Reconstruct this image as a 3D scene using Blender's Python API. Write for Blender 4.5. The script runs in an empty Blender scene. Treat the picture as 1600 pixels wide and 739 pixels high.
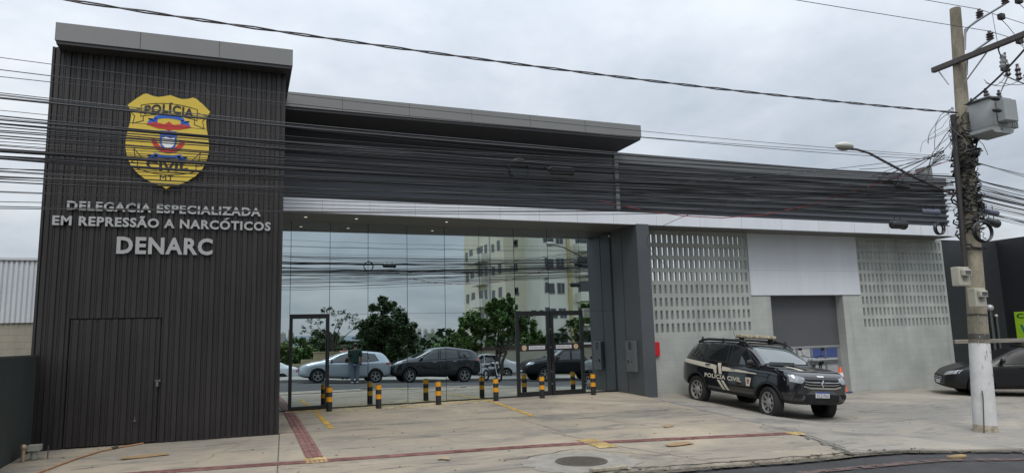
import bpy, bmesh, math, random
import numpy as np
from mathutils import Vector, Matrix
from mathutils.bvhtree import BVHTree

SC = bpy.context.scene
COL = SC.collection
R = math.radians
rnd = random.Random(7)

# ---------------------------------------------------------------- camera, sky, sun, exposure
def cam_axes(yaw, pitch, roll):
    f = Vector((math.sin(yaw)*math.cos(pitch), math.cos(yaw)*math.cos(pitch), math.sin(pitch)))
    r = Vector((math.cos(yaw), -math.sin(yaw), 0)); u = r.cross(f)
    return (math.cos(roll)*r + math.sin(roll)*u, -math.sin(roll)*r + math.cos(roll)*u, f)
cd = bpy.data.cameras.new('camera'); cam = bpy.data.objects.new('camera', cd); COL.objects.link(cam)
cr, cu, cf = cam_axes(0.370027, 0.1433976, -0.0275256)
m = Matrix((cr, cu, -cf)).transposed().to_4x4(); m.translation = (0, -17, 1.555)
cam.matrix_world = m
cd.sensor_width = 36; cd.lens = 24.3; cd.clip_start = 0.05; cd.clip_end = 9000
SC.camera = cam

SUN_EL, SUN_AZ = R(56), R(200)          # azimuth from +Y clockwise
w = bpy.data.worlds.new('World'); SC.world = w; w.use_nodes = True
nt = w.node_tree; nt.nodes.clear()
def N(t, **k):
    n = nt.nodes.new(t)
    for a, b in k.items(): setattr(n, a, b)
    return n
out = N('ShaderNodeOutputWorld'); bg = N('ShaderNodeBackground'); bg.inputs['Strength'].default_value = 0.1
sky = N('ShaderNodeTexSky'); sky.sky_type = 'NISHITA'; sky.sun_disc = False
sky.sun_elevation = SUN_EL; sky.sun_rotation = SUN_AZ; sky.air_density = 1.0; sky.dust_density = 2.0
tc = N('ShaderNodeTexCoord'); sep = N('ShaderNodeSeparateXYZ')
nt.links.new(tc.outputs['Generated'], sep.inputs[0])
def MT(op, a, b=None, clamp=False):
    n = N('ShaderNodeMath', operation=op); n.use_clamp = clamp
    for i, x in enumerate((a, b)):
        if x is None: continue
        if isinstance(x, (int, float)): n.inputs[i].default_value = x
        else: nt.links.new(x, n.inputs[i])
    return n.outputs[0]
zz = MT('ADD', MT('MAXIMUM', sep.outputs['Z'], 0.0), 0.22)
cmb = N('ShaderNodeCombineXYZ')
nt.links.new(MT('DIVIDE', sep.outputs['X'], zz), cmb.inputs['X'])
nt.links.new(MT('DIVIDE', sep.outputs['Y'], zz), cmb.inputs['Y'])
cmb.inputs['Z'].default_value = 3.7
def noise(scale, det, rough, dist=0.0):
    n = N('ShaderNodeTexNoise'); n.inputs['Scale'].default_value = scale; n.inputs['Detail'].default_value = det
    n.inputs['Roughness'].default_value = rough; n.inputs['Distortion'].default_value = dist
    nt.links.new(cmb.outputs[0], n.inputs['Vector']); return n.outputs[0]
n1 = noise(0.75, 6, .55, .3); n2 = noise(2.6, 5, .6, .2)
mix = MT('ADD', MT('MULTIPLY', n1, .72), MT('MULTIPLY', n2, .28))
ramp = N('ShaderNodeValToRGB'); e = ramp.color_ramp.elements
e[0].position = .36; e[0].color = (3.45, 3.9, 4.45, 1)
e[1].position = .63; e[1].color = (6.25, 6.5, 6.8, 1)
x = e.new(.5); x.color = (4.75, 5.12, 5.6, 1)
nt.links.new(mix, ramp.inputs[0])
# thin blue breaks low in the sky
brk = MT('MULTIPLY', MT('SUBTRACT', n2, .56, True), 2.0, True)
low = MT('SUBTRACT', 1.0, MT('MULTIPLY', MT('ABSOLUTE', sep.outputs['Z']), 3.2), True)
mx1 = N('ShaderNodeMix', data_type='RGBA'); nt.links.new(MT('MULTIPLY', brk, low), mx1.inputs['Factor'])
nt.links.new(ramp.outputs[0], mx1.inputs[6]); mx1.inputs[7].default_value = (4.6, 6.4, 8.4, 1)
# paler cloud low on the left
lft = MT('MULTIPLY', MT('MULTIPLY', MT('SUBTRACT', -.05, sep.outputs['X'], True), 1.3, True), low)
mx3 = N('ShaderNodeMix', data_type='RGBA'); nt.links.new(MT('MULTIPLY', lft, .6), mx3.inputs['Factor']); nt.links.new(mx1.outputs[2], mx3.inputs[6]); mx3.inputs[7].default_value = (6.9, 7.2, 7.5, 1)
mx1 = mx3
mx2 = N('ShaderNodeMix', data_type='RGBA'); mx2.inputs['Factor'].default_value = .08
nt.links.new(mx1.outputs[2], mx2.inputs[6]); nt.links.new(sky.outputs[0], mx2.inputs[7])
# an overcast sky is about twice as bright overhead as near the horizon
zen = MT('ADD', .93, MT('MULTIPLY', MT('POWER', MT('MAXIMUM', sep.outputs['Z'], 0.0), 1.4), 1.9))
# heavier cloud on the street side
zen = MT('MULTIPLY', zen, MT('SUBTRACT', 1.0, MT('MULTIPLY', MT('MULTIPLY', MT('SUBTRACT', 0.1, sep.outputs['Y'], True), MT('SUBTRACT', 1.0, MT('MULTIPLY', sep.outputs['Z'], 1.6), True)), .24)))
vsc = N('ShaderNodeVectorMath', operation='SCALE'); nt.links.new(mx2.outputs[2], vsc.inputs[0]); nt.links.new(zen, vsc.inputs['Scale'])
nt.links.new(vsc.outputs[0], bg.inputs['Color']); nt.links.new(bg.outputs[0], out.inputs[0])

sd = bpy.data.lights.new('sun', 'SUN'); sd.energy = 1.3; sd.angle = R(25); sd.color = (1, .96, .9)
so = bpy.data.objects.new('sun', sd); COL.objects.link(so)
dirv = Vector((math.sin(SUN_AZ)*math.cos(SUN_EL), math.cos(SUN_AZ)*math.cos(SUN_EL), math.sin(SUN_EL)))
so.rotation_euler = dirv.to_track_quat('Z', 'Y').to_euler(); so.location = (0, -30, 60)
vs = SC.view_settings; vs.view_transform = 'Standard'; vs.look = 'None'; vs.exposure = 0.26; vs.gamma = 1; vs.use_curve_mapping = False
SC.render.engine = 'CYCLES'
SC.cycles.max_bounces = 10; SC.cycles.glossy_bounces = 5; SC.cycles.transparent_max_bounces = 12; SC.cycles.use_denoising = True

# ---------------------------------------------------------------- materials
MATS = {}
def M(name, c, rough=.6, metal=0., vary=.12, vs_=3.0, bump=0., bs=40., spec=.5, stretch=(1, 1, 1), coat=0., c2=None, speck=0.):
    if name in MATS: return MATS[name]
    m = bpy.data.materials.new(name); m.use_nodes = True; t = m.node_tree
    p = t.nodes['Principled BSDF']
    p.inputs['Roughness'].default_value = rough; p.inputs['Metallic'].default_value = metal
    p.inputs['Specular IOR Level'].default_value = spec
    if coat: p.inputs['Coat Weight'].default_value = coat; p.inputs['Coat Roughness'].default_value = .03
    tc = t.nodes.new('ShaderNodeTexCoord'); mp = t.nodes.new('ShaderNodeMapping'); mp.inputs['Scale'].default_value = stretch
    t.links.new(tc.outputs['Object'], mp.inputs['Vector'])
    if vary or c2:
        n = t.nodes.new('ShaderNodeTexNoise'); n.inputs['Scale'].default_value = vs_; n.inputs['Detail'].default_value = 7; n.inputs['Roughness'].default_value = .62
        t.links.new(mp.outputs[0], n.inputs['Vector'])
        r = t.nodes.new('ShaderNodeValToRGB'); el = r.color_ramp.elements
        a = tuple(max(0, v*(1-vary)) for v in c)+(1,); b = tuple(min(1, v*(1+vary)) for v in (c2 or c))+(1,)
        el[0].position = .32; el[1].position = .68; el[0].color = a; el[1].color = b
        t.links.new(n.outputs[0], r.inputs[0]); last = r.outputs[0]
        if speck:
            n3 = t.nodes.new('ShaderNodeTexNoise'); n3.inputs['Scale'].default_value = vs_*24; n3.inputs['Detail'].default_value = 4
            t.links.new(mp.outputs[0], n3.inputs['Vector'])
            mr = t.nodes.new('ShaderNodeMapRange'); mr.inputs[1].default_value = .3; mr.inputs[2].default_value = .7
            mr.inputs[3].default_value = 1-speck; mr.inputs[4].default_value = 1+speck
            t.links.new(n3.outputs[0], mr.inputs[0])
            mm = t.nodes.new('ShaderNodeVectorMath'); mm.operation = 'SCALE'
            t.links.new(last, mm.inputs[0]); t.links.new(mr.outputs[0], mm.inputs['Scale']); last = mm.outputs[0]
        t.links.new(last, p.inputs['Base Color'])
    else:
        p.inputs['Base Color'].default_value = tuple(c)+(1,)
    if bump:
        n2 = t.nodes.new('ShaderNodeTexNoise'); n2.inputs['Scale'].default_value = bs; n2.inputs['Detail'].default_value = 5
        t.links.new(mp.outputs[0], n2.inputs['Vector'])
        bn = t.nodes.new('ShaderNodeBump'); bn.inputs['Strength'].default_value = bump; bn.inputs['Distance'].default_value = .01
        t.links.new(n2.outputs[0], bn.inputs['Height']); t.links.new(bn.outputs[0], p.inputs['Normal'])
    MATS[name] = m; return m

def concrete(name, base, warm, dark, joint=None):
    m = bpy.data.materials.new(name); m.use_nodes = True; t = m.node_tree; p = t.nodes['Principled BSDF']
    L = t.links.new
    tc = t.nodes.new('ShaderNodeTexCoord')
    def nz(s, d, r_, st=(1, 1, 1), dis=0):
        mp = t.nodes.new('ShaderNodeMapping'); mp.inputs['Scale'].default_value = st; L(tc.outputs['Object'], mp.inputs['Vector'])
        n = t.nodes.new('ShaderNodeTexNoise'); n.inputs['Scale'].default_value = s; n.inputs['Detail'].default_value = d; n.inputs['Roughness'].default_value = r_
        n.inputs['Distortion'].default_value = dis; L(mp.outputs[0], n.inputs['Vector']); return n.outputs[0]
    def mixc(f, a, b, lo, hi):
        mr = t.nodes.new('ShaderNodeMapRange'); mr.interpolation_type = 'SMOOTHSTEP'; mr.inputs[1].default_value = lo; mr.inputs[2].default_value = hi; L(f, mr.inputs[0])
        x = t.nodes.new('ShaderNodeMix'); x.data_type = 'RGBA'; L(mr.outputs[0], x.inputs['Factor'])
        for i, v in ((6, a), (7, b)):
            if isinstance(v, tuple): x.inputs[i].default_value = v+(1,)
            else: L(v, x.inputs[i])
        return x.outputs[2]
    c = mixc(nz(.55, 6, .6), base, warm, .44, .58)
    c = mixc(nz(.9, 8, .68, (.5, 1.6, 1), .8), c, dark, .50, .66)
    c = mixc(nz(5, 6, .7, (.6, 1.5, 1)), c, tuple(v*1.3 for v in base), .54, .72)
    c = mixc(nz(3.2, 8, .75, (1, 1, 1), 1.5), c, tuple(v*.5 for v in dark), .60, .74)
    c = mixc(nz(1.7, 9, .7, (.35, 2.2, 1), 2.0), c, tuple(v*.78 for v in dark), .54, .68)
    c = mixc(nz(.35, 5, .6, (1, 1, 1), .5), c, tuple(v*1.2 for v in warm), .53, .68)
    c = mixc(nz(60, 3, .6), c, tuple(v*.6 for v in base), .58, .8)
    L(c, p.inputs['Base Color']); p.inputs['Roughness'].default_value = .82; p.inputs['Specular IOR Level'].default_value = .35
    b = t.nodes.new('ShaderNodeBump'); b.inputs['Strength'].default_value = .35; b.inputs['Distance'].default_value = .012
    L(nz(30, 8, .7), b.inputs['Height']); L(b.outputs[0], p.inputs['Normal'])
    MATS[name] = m; return m
M_SLAB = concrete('forecourt_concrete', (.285, .25, .20), (.335, .283, .212), (.175, .16, .138))
M_DRIVE = concrete('driveway_concrete', (.265, .248, .22), (.305, .275, .23), (.165, .158, .145))
M_PAVE = concrete('pavement_concrete', (.28, .27, .25), (.30, .28, .25), (.2, .19, .17))
M_ASPH = M('asphalt', (.037, .037, .040), .85, vary=.25, vs_=1.2, bump=.5, bs=120, c2=(.045, .0445, .0445), speck=.35)

def blockwall(name, base, bw, bh, mortar, bump=.25):
    m = bpy.data.materials.new(name); m.use_nodes = True; t = m.node_tree; p = t.nodes['Principled BSDF']; L = t.links.new
    tc = t.nodes.new('ShaderNodeTexCoord'); sp = t.nodes.new('ShaderNodeSeparateXYZ'); cb = t.nodes.new('ShaderNodeCombineXYZ')
    L(tc.outputs['Object'], sp.inputs[0]); L(sp.outputs['X'], cb.inputs['X']); L(sp.outputs['Z'], cb.inputs['Y'])
    br = t.nodes.new('ShaderNodeTexBrick'); br.inputs['Scale'].default_value = 1; br.inputs['Brick Width'].default_value = bw; br.inputs['Row Height'].default_value = bh
    br.inputs['Mortar Size'].default_value = .006; br.inputs['Mortar Smooth'].default_value = .3
    br.inputs['Color1'].default_value = base+(1,); br.inputs['Color2'].default_value = tuple(v*.94 for v in base)+(1,); br.inputs['Mortar'].default_value = mortar+(1,)
    L(cb.outputs[0], br.inputs['Vector'])
    n = t.nodes.new('ShaderNodeTexNoise'); n.inputs['Scale'].default_value = 1.3; n.inputs['Detail'].default_value = 8; L(tc.outputs['Object'], n.inputs['Vector'])
    mr = t.nodes.new('ShaderNodeMapRange'); mr.inputs[1].default_value = .3; mr.inputs[2].default_value = .7; mr.inputs[3].default_value = .86; mr.inputs[4].default_value = 1.1; L(n.outputs[0], mr.inputs[0])
    mm = t.nodes.new('ShaderNodeVectorMath'); mm.operation = 'SCALE'; L(br.outputs['Color'], mm.inputs[0]); L(mr.outputs[0], mm.inputs['Scale'])
    mp2 = t.nodes.new('ShaderNodeMapping'); mp2.inputs['Scale'].default_value = (2.6, 2.6, .16); L(tc.outputs['Object'], mp2.inputs['Vector'])
    n4 = t.nodes.new('ShaderNodeTexNoise'); n4.inputs['Scale'].default_value = 1.0; n4.inputs['Detail'].default_value = 8; n4.inputs['Roughness'].default_value = .65; L(mp2.outputs[0], n4.inputs['Vector'])
    mr2 = t.nodes.new('ShaderNodeMapRange'); mr2.inputs[1].default_value = .52; mr2.inputs[2].default_value = .72; mr2.inputs[3].default_value = 1.0; mr2.inputs[4].default_value = .80; L(n4.outputs[0], mr2.inputs[0])
    m2 = t.nodes.new('ShaderNodeVectorMath'); m2.operation = 'SCALE'; L(mm.outputs[0], m2.inputs[0]); L(mr2.outputs[0], m2.inputs['Scale'])
    L(m2.outputs[0], p.inputs['Base Color']); p.inputs['Roughness'].default_value = .7
    b = t.nodes.new('ShaderNodeBump'); b.inputs['Strength'].default_value = bump; b.inputs['Distance'].default_value = .01; b.invert = True
    L(br.outputs['Fac'], b.inputs['Height']); L(b.outputs[0], p.inputs['Normal'])
    MATS[name] = m; return m
M_GBLOCK = blockwall('painted_block', (.41, .428, .402), .395, .197, (.35, .365, .343))
M_RAWBLOCK = blockwall('bare_block', (.30, .27, .22), .395, .197, (.24, .22, .19), .6)

def mirror_glass():
    m = bpy.data.materials.new('mirror_glass'); m.use_nodes = True; t = m.node_tree; p = t.nodes['Principled BSDF']; L = t.links.new
    p.inputs['Metallic'].default_value = 1; p.inputs['Roughness'].default_value = 0.0
    p.inputs['Base Color'].default_value = (.635, .725, .75, 1)
    tc = t.nodes.new('ShaderNodeTexCoord'); n = t.nodes.new('ShaderNodeTexNoise'); n.inputs['Scale'].default_value = 1.1; n.inputs['Detail'].default_value = 1
    L(tc.outputs['Object'], n.inputs['Vector'])
    b = t.nodes.new('ShaderNodeBump'); b.inputs['Strength'].default_value = .04; b.inputs['Distance'].default_value = .02
    L(n.outputs[0], b.inputs['Height']); L(b.outputs[0], p.inputs['Normal'])
    return m
M_MIRROR = mirror_glass()
def carglass(name, c=(.012, .014, .015)):
    return M(name, c, .02, 0, 0, spec=.9, coat=.5)
M_CARGLASS = carglass('dark_car_glass')
M_SCREEN = M('windscreen_glass', (.055, .08, .08), .02, 0, 0, spec=1., coat=1.)

# ---------------------------------------------------------------- mesh builder
class MB:
    def __init__(s): s.v = []; s.f = []; s.mi = []; s.k = 0
    def add(s, vs, fs, mi=None):
        o = len(s.v); s.v += [tuple(x) for x in vs]; s.f += [tuple(o+i for i in f) for f in fs]; s.mi += [s.k if mi is None else mi]*len(fs); return s
    def box(s, x0, x1, y0, y1, z0, z1, mi=None):
        return s.add([(x0,y0,z0),(x1,y0,z0),(x1,y1,z0),(x0,y1,z0),(x0,y0,z1),(x1,y0,z1),(x1,y1,z1),(x0,y1,z1)],
                     [(0,3,2,1),(4,5,6,7),(0,1,5,4),(1,2,6,5),(2,3,7,6),(3,0,4,7)], mi)
    def obox(s, c, ax, ay, az, mi=None):   # oriented box: centre and half-axis vectors
        c, ax, ay, az = map(Vector, (c, ax, ay, az)); vs = []
        for k in (-1, 1):
            for a, b in ((-1,-1),(1,-1),(1,1),(-1,1)): vs.append(c+a*ax+b*ay+k*az)
        return s.add(vs, [(0,3,2,1),(4,5,6,7),(0,1,5,4),(1,2,6,5),(2,3,7,6),(3,0,4,7)], mi)
    def bbox(s, x0, x1, y0, y1, z0, z1, b=.01, mi=None):   # bevelled box
        bm = bmesh.new(); vs = [bm.verts.new(p) for p in [(x0,y0,z0),(x1,y0,z0),(x1,y1,z0),(x0,y1,z0),(x0,y0,z1),(x1,y0,z1),(x1,y1,z1),(x0,y1,z1)]]
        for f in [(0,3,2,1),(4,5,6,7),(0,1,5,4),(1,2,6,5),(2,3,7,6),(3,0,4,7)]: bm.faces.new([vs[i] for i in f])
        bmesh.ops.bevel(bm, geom=list(bm.edges)+list(bm.verts), offset=b, segments=2, profile=.5, affect='EDGES')
        bm.verts.index_update(); s.add([v.co[:] for v in bm.verts], [[v.index for v in f.verts] for f in bm.faces], mi); bm.free(); return s
    def tube(s, pts, r, n=6, cap=True, mi=None):
        pts = [Vector(p) for p in pts]; rs = r if isinstance(r, (list, tuple)) else [r]*len(pts)
        vs = []; up = Vector((0, 0, 1)); prev = None
        for i, p in enumerate(pts):
            d = (pts[min(i+1, len(pts)-1)]-pts[max(i-1, 0)]).normalized()
            if prev is None: a = d.cross(up if abs(d.z) < .9 else Vector((1, 0, 0))).normalized()
            else: a = (prev-d*prev.dot(d)); a = a.normalized() if a.length > 1e-6 else d.orthogonal().normalized()
            prev = a; b = d.cross(a)
            for k in range(n):
                t = 2*math.pi*k/n; vs.append(p+rs[i]*(math.cos(t)*a+math.sin(t)*b))
        fs = []
        for i in range(len(pts)-1):
            for k in range(n):
                k2 = (k+1) % n; fs.append((i*n+k, i*n+k2, (i+1)*n+k2, (i+1)*n+k))
        if cap: fs.append(tuple(range(n-1, -1, -1))); fs.append(tuple((len(pts)-1)*n+k for k in range(n)))
        return s.add(vs, fs, mi)
    def cyl(s, p0, p1, r0, r1=None, n=16, mi=None):
        return s.tube([p0, p1], [r0, r0 if r1 is None else r1], n, True, mi)
    def lathe(s, c, axis, prof, n=24, mi=None, closed=False):
        c = Vector(c); ax = Vector(axis).normalized(); a = ax.orthogonal().normalized(); b = ax.cross(a); vs = []; fs = []
        for r_, h in prof:
            for k in range(n):
                t = 2*math.pi*k/n; vs.append(c+ax*h+r_*(math.cos(t)*a+math.sin(t)*b))
        m_ = len(prof)
        for i in range(m_ if closed else m_-1):
            j = (i+1) % m_
            for k in range(n):
                k2 = (k+1) % n; fs.append((i*n+k, i*n+k2, j*n+k2, j*n+k))
        if not closed:
            fs.append(tuple(range(n-1, -1, -1))); fs.append(tuple((m_-1)*n+k for k in range(n)))
        return s.add(vs, fs, mi)
    def prism(s, poly, f0, f1, mi=None):   # poly: list of 2D points, f0/f1 map (a,b)->3D
        n = len(poly); vs = [f0(*p) for p in poly]+[f1(*p) for p in poly]
        fs = [tuple(range(n-1, -1, -1)), tuple(range(n, 2*n))]+[(i, (i+1) % n, n+(i+1) % n, n+i) for i in range(n)]
        return s.add(vs, fs, mi)
    def ball(s, c, rx, ry=None, rz=None, n=10, mi=None):
        ry = ry or rx; rz = rz or rx; vs = []; fs = []; m_ = n
        for i in range(1, m_):
            ph = math.pi*i/m_
            for k in range(n+4):
                t = 2*math.pi*k/(n+4); vs.append((c[0]+rx*math.sin(ph)*math.cos(t), c[1]+ry*math.sin(ph)*math.sin(t), c[2]+rz*math.cos(ph)))
        q = n+4
        for i in range(m_-2):
            for k in range(q): fs.append((i*q+k, i*q+(k+1) % q, (i+1)*q+(k+1) % q, (i+1)*q+k))
        vs += [(c[0], c[1], c[2]+rz), (c[0], c[1], c[2]-rz)]; a, b = len(vs)-2, len(vs)-1
        for k in range(q): fs.append((a, (k+1) % q, k)); fs.append((b, (m_-2)*q+k, (m_-2)*q+(k+1) % q))
        return s.add(vs, fs, mi)
    def build(s, name, mats, parent=None, world=True, loc=None, smooth=None, recalc=True):
        off = Vector((0, 0, 0)); q = parent
        if world:
            while q is not None: off += q.location; q = q.parent
        if parent is None:
            if loc is None:
                a = np.array(s.v); loc = ((a[:, 0].min()+a[:, 0].max())/2, (a[:, 1].min()+a[:, 1].max())/2, a[:, 2].min())
            off = Vector(loc)
        vs = [(x-off.x, y-off.y, z-off.z) for x, y, z in s.v]
        me = bpy.data.meshes.new(name); me.from_pydata(vs, [], s.f)
        if not isinstance(mats, (list, tuple)): mats = [mats]
        for m_ in mats: me.materials.append(m_)
        me.polygons.foreach_set('material_index', s.mi)
        if recalc:
            bm = bmesh.new(); bm.from_mesh(me); bmesh.ops.recalc_face_normals(bm, faces=bm.faces); bm.to_mesh(me); bm.free()
        if smooth:
            me.polygons.foreach_set('use_smooth', [True]*len(me.polygons)); me.set_sharp_from_angle(angle=R(smooth))
        me.update()
        o = bpy.data.objects.new(name, me); COL.objects.link(o)
        if parent is not None: o.parent = parent
        else: o.location = loc
        return o
def tag(o, label, cat, group=None):
    o['label'] = label; o['category'] = cat
    if group: o['group'] = group
    return o
def thing(name, label, cat, loc, group=None, rz=0):
    o = bpy.data.objects.new(name, None); COL.objects.link(o); o.location = loc; o.rotation_euler = (0, 0, rz); o.empty_display_size = .2
    return tag(o, label, cat, group)
def struct(o, kind='structure'): o['kind'] = kind; return o
def lab(o, s): o['label'] = s; return o
def copy_tree(o, parent=None):
    c = o.copy(); COL.objects.link(c)
    if parent: c.parent = parent
    for ch in list(o.children): copy_tree(ch, c)
    return c

# ---------------------------------------------------------------- lettering
FONT = None
def glyph_mesh(text, bold=.0, extrude=0., spacing=1.0):
    cu_ = bpy.data.curves.new('t', 'FONT'); cu_.body = text; cu_.size = 1.0; cu_.offset = bold; cu_.extrude = extrude; cu_.space_character = spacing; cu_.resolution_u = 3
    ob = bpy.data.objects.new('t', cu_); COL.objects.link(ob)
    dg = bpy.context.evaluated_depsgraph_get(); dg.update()
    me = bpy.data.meshes.new_from_object(ob.evaluated_get(dg))
    v = np.array([x.co[:] for x in me.vertices]) if len(me.vertices) else np.zeros((0, 3)); f = [tuple(p.vertices) for p in me.polygons]
    bpy.data.objects.remove(ob); bpy.data.curves.remove(cu_); bpy.data.meshes.remove(me)
    return v, f
_cap = {}
def text_flat(text, bold=.02, extrude=0., spacing=1.05):
    """letters with cap height 1, starting at x=0"""
    if bold not in _cap:
        v, f = glyph_mesh('E', bold); _cap[bold] = (v[:, 1].min(), v[:, 1].max())
    a, b = _cap[bold]; v, f = glyph_mesh(text, bold, extrude, spacing)
    v = v.copy(); v[:, 1] = (v[:, 1]-a)/(b-a); x0 = v[:, 0].min(); v[:, 0] = (v[:, 0]-x0)/(b-a)
    if extrude: v[:, 2] = np.sign(v[:, 2])*.5
    return v, f
def split_letters(v, f):
    par = list(range(len(v)))
    def fd(i):
        while par[i] != i: par[i] = par[par[i]]; i = par[i]
        return i
    for q in f:
        for i in q[1:]: par[fd(i)] = fd(q[0])
    comp = {}
    for k, q in enumerate(f): comp.setdefault(fd(q[0]), []).append(k)
    # weld by position as caps and sides of extruded text may be separate islands
    items = []
    for fs in comp.values():
        idx = sorted({i for k in fs for i in f[k]}); xs = v[idx, 0]; items.append([xs.min(), xs.max(), list(fs)])
    items.sort(); outl = []
    for it in items:
        if outl and it[0] < outl[-1][1]-.35*min(it[1]-it[0], outl[-1][1]-outl[-1][0]): outl[-1][1] = max(outl[-1][1], it[1]); outl[-1][2] += it[2]
        else: outl.append(it)
    return outl
# ---------------------------------------------------------------- terrain
TX = [-60, -3, 4, 9, 10.5, 11.7, 13.5, 17, 22, 60]
TY = [-10, -7, -4.3, -1.75, -.5]
TZ = [[.5, -.08, -.15, -.27, -.38, -.46, -.50, -.56, -.63, -1.7],
      [.55, -.04, -.08, -.16, -.34, -.47, -.50, -.54, -.60, -1.7],
      [.6, 0, -.02, -.06, -.25, -.44, -.47, -.50, -.57, -1.6],
      [.6, 0, 0, -.01, -.12, -.29, -.35, -.44, -.54, -1.6],
      [.6, 0, 0, 0, -.04, -.14, -.24, -.39, -.51, -1.6]]
def _tz(x, y):
    x = min(max(x, -60), 60); y = min(max(y, -10), -.5)
    j = max(i for i in range(len(TX)-1) if TX[i] <= x); i = max(k for k in range(len(TY)-1) if TY[k] <= y)
    u = (x-TX[j])/(TX[j+1]-TX[j]); v = (y-TY[i])/(TY[i+1]-TY[i])
    u = min(u, 1); v = min(v, 1)
    return (TZ[i][j]*(1-u)+TZ[i][j+1]*u)*(1-v)+(TZ[i+1][j]*(1-u)+TZ[i+1][j+1]*u)*v
def tz(x, y):      # lightly smoothed
    return (2*_tz(x, y)+_tz(x-.35, y)+_tz(x+.35, y)+_tz(x, y-.35)+_tz(x, y+.35))/6
def edge_y(x): return float(np.interp(x, [-60, 5, 6.5, 8, 9.5, 11, 60], [-9.1, -9.1, -9.17, -9.15, -9.12, -9.08, -9.05]))
def xb(y): return float(np.interp(y, [-10, -9.36, -7.7, -4.8, -.5, 2], [7.9, 8.2, 8.74, 8.98, 9.75, 9.9]))
FAR_Y = -18.3
def zfar(x): return -.15-.04*min(max(x, -40), 60)
def zroad(x, y):
    e = edge_y(x); a = tz(x, e)-.05
    t = min(max((y-e)/(FAR_Y-e), 0), 1); return a*(1-t)+zfar(x)*t
def gz(x, y):      # wide ground sheet, always under the paved surfaces
    if y > -21.3: b = min(tz(x, y), zfar(x) if y < -9 else 9)-.35
    else:
        s = zfar(x)-.35; s2 = -.87-.01*x if abs(x) < 60 else -1.5
        b = float(np.interp(-y, [21.3, 22.2, 40, 70, 150, 400, 900, 5000], [s, s2, s2-.6, -3.6, -7, -9, 0, 10]))
    return b
def axis(fine0, fine1, step, far):
    a = list(np.arange(fine0, fine1+1e-6, step)); q = fine1; d = step
    while q < far: d *= 1.5; q += d; a.append(q)
    q = fine0; d = step
    while q > -far: d *= 1.5; q -= d; a.insert(0, q)
    return a
gx, gy = axis(-30, 60, 2.5, 4000), axis(-60, 15, 1.5, 4000)
g = MB(); nx = len(gx)
g.add([(x, y, gz(x, y)) for y in gy for x in gx], [(j*nx+i, j*nx+i+1, (j+1)*nx+i+1, (j+1)*nx+i) for j in range(len(gy)-1) for i in range(nx-1)])
M_EARTH = M('grassy_earth', (.045, .065, .025), .95, vary=.35, vs_=.5, c2=(.08, .085, .04), bump=.6, bs=8)
struct(g.build('ground', M_EARTH, loc=(0, 0, 0), smooth=60))
# concrete forecourt slab in front of the glass, and the lower driveway beside it
rr = random.Random(3); ej = {}
def jag(x): 
    k = round(x*8); 
    if k not in ej: ej[k] = rr.uniform(-.07, .05)
    return ej[k]
g = MB(); us = [-40+ (30)*i/8 for i in range(8)]+list(np.arange(-10, 20.01, .25)); rows = 46; vs = []
def fore_pt(c, v):
    y0 = .3+v*(-9.78-.3); X1 = xb(y0); x = c if c <= -10 else -10+(c+10)/30*(X1+10)
    y = .3+v*(edge_y(x)+jag(x)-.3) if v > .97 else .3+v*(edge_y(x)-.3)
    return x, y
for j in range(rows+1):
    for c in us:
        x, y = fore_pt(c, j/rows); vs.append((x, y, tz(x, y)))
nu = len(us)
for c in us:
    x, y = fore_pt(c, 1); vs.append((x, y-.05, tz(x, y)-.12))
g.add(vs, [(j*nu+i, j*nu+i+1, (j+1)*nu+i+1, (j+1)*nu+i) for j in range(rows+1) for i in range(nu-1)])
vs = []                                   # broken right edge of the slab
for j in range(rows+1):
    x, y = fore_pt(20, j/rows); vs += [(x, y, tz(x, y)), (x+.01, y, tz(x, y)-.2)]
g.add(vs, [(2*j, 2*j+1, 2*j+3, 2*j+2) for j in range(rows)])
fo = struct(g.build('forecourt', M_SLAB, loc=(0, 0, 0), smooth=40))
g = MB(); us = [1.6**0*(i/60)**1.7 for i in range(61)]; vs = []; rows2 = [7, 4, 2, .5]+[.3+j/rows*(-10.08) for j in range(1, rows+1)]
for y0 in rows2:
    for u in us:
        x = xb(y0)+u*(60-xb(y0)); y = y0 if y0 > .31 else .3+(y0-.3)/(-10.08)*(edge_y(x)-.3)
        z = tz(x, y)-.028*math.exp(-(x-xb(y0))/1.2)
        if y0 == rows2[-1]: y += jag(x)*.8
        vs.append((x, y, z))
nu = len(us)
for u in us:
    y0 = rows2[-1]; x = xb(y0)+u*(60-xb(y0)); vs.append((x, edge_y(x)+jag(x)*.8-.05, tz(x, edge_y(x))-.2))
g.add(vs, [(j*nu+i, j*nu+i+1, (j+1)*nu+i+1, (j+1)*nu+i) for j in range(len(rows2)) for i in range(nu-1)])
struct(g.build('driveway', M_DRIVE, loc=(0, 0, 0), smooth=40))
# road
g = MB(); xs = [-400, -200, -100, -60, -40]+list(np.arange(-30, 45.1, .5))+[50, 60, 100, 200, 400]; ys = 24; vs = []
for j in range(ys+1):
    for x in xs:
        t = j/ys; y = (edge_y(x)+.12)*(1-t)+(FAR_Y-.05)*t; vs.append((x, y, zroad(x, y)+.04*math.sin(math.pi*t)))
nu = len(xs)
g.add(vs, [(j*nu+i, j*nu+i+1, (j+1)*nu+i+1, (j+1)*nu+i) for j in range(ys) for i in range(nu-1)])
struct(g.build('road', M_ASPH, loc=(0, 0, 0), smooth=60))
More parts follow.
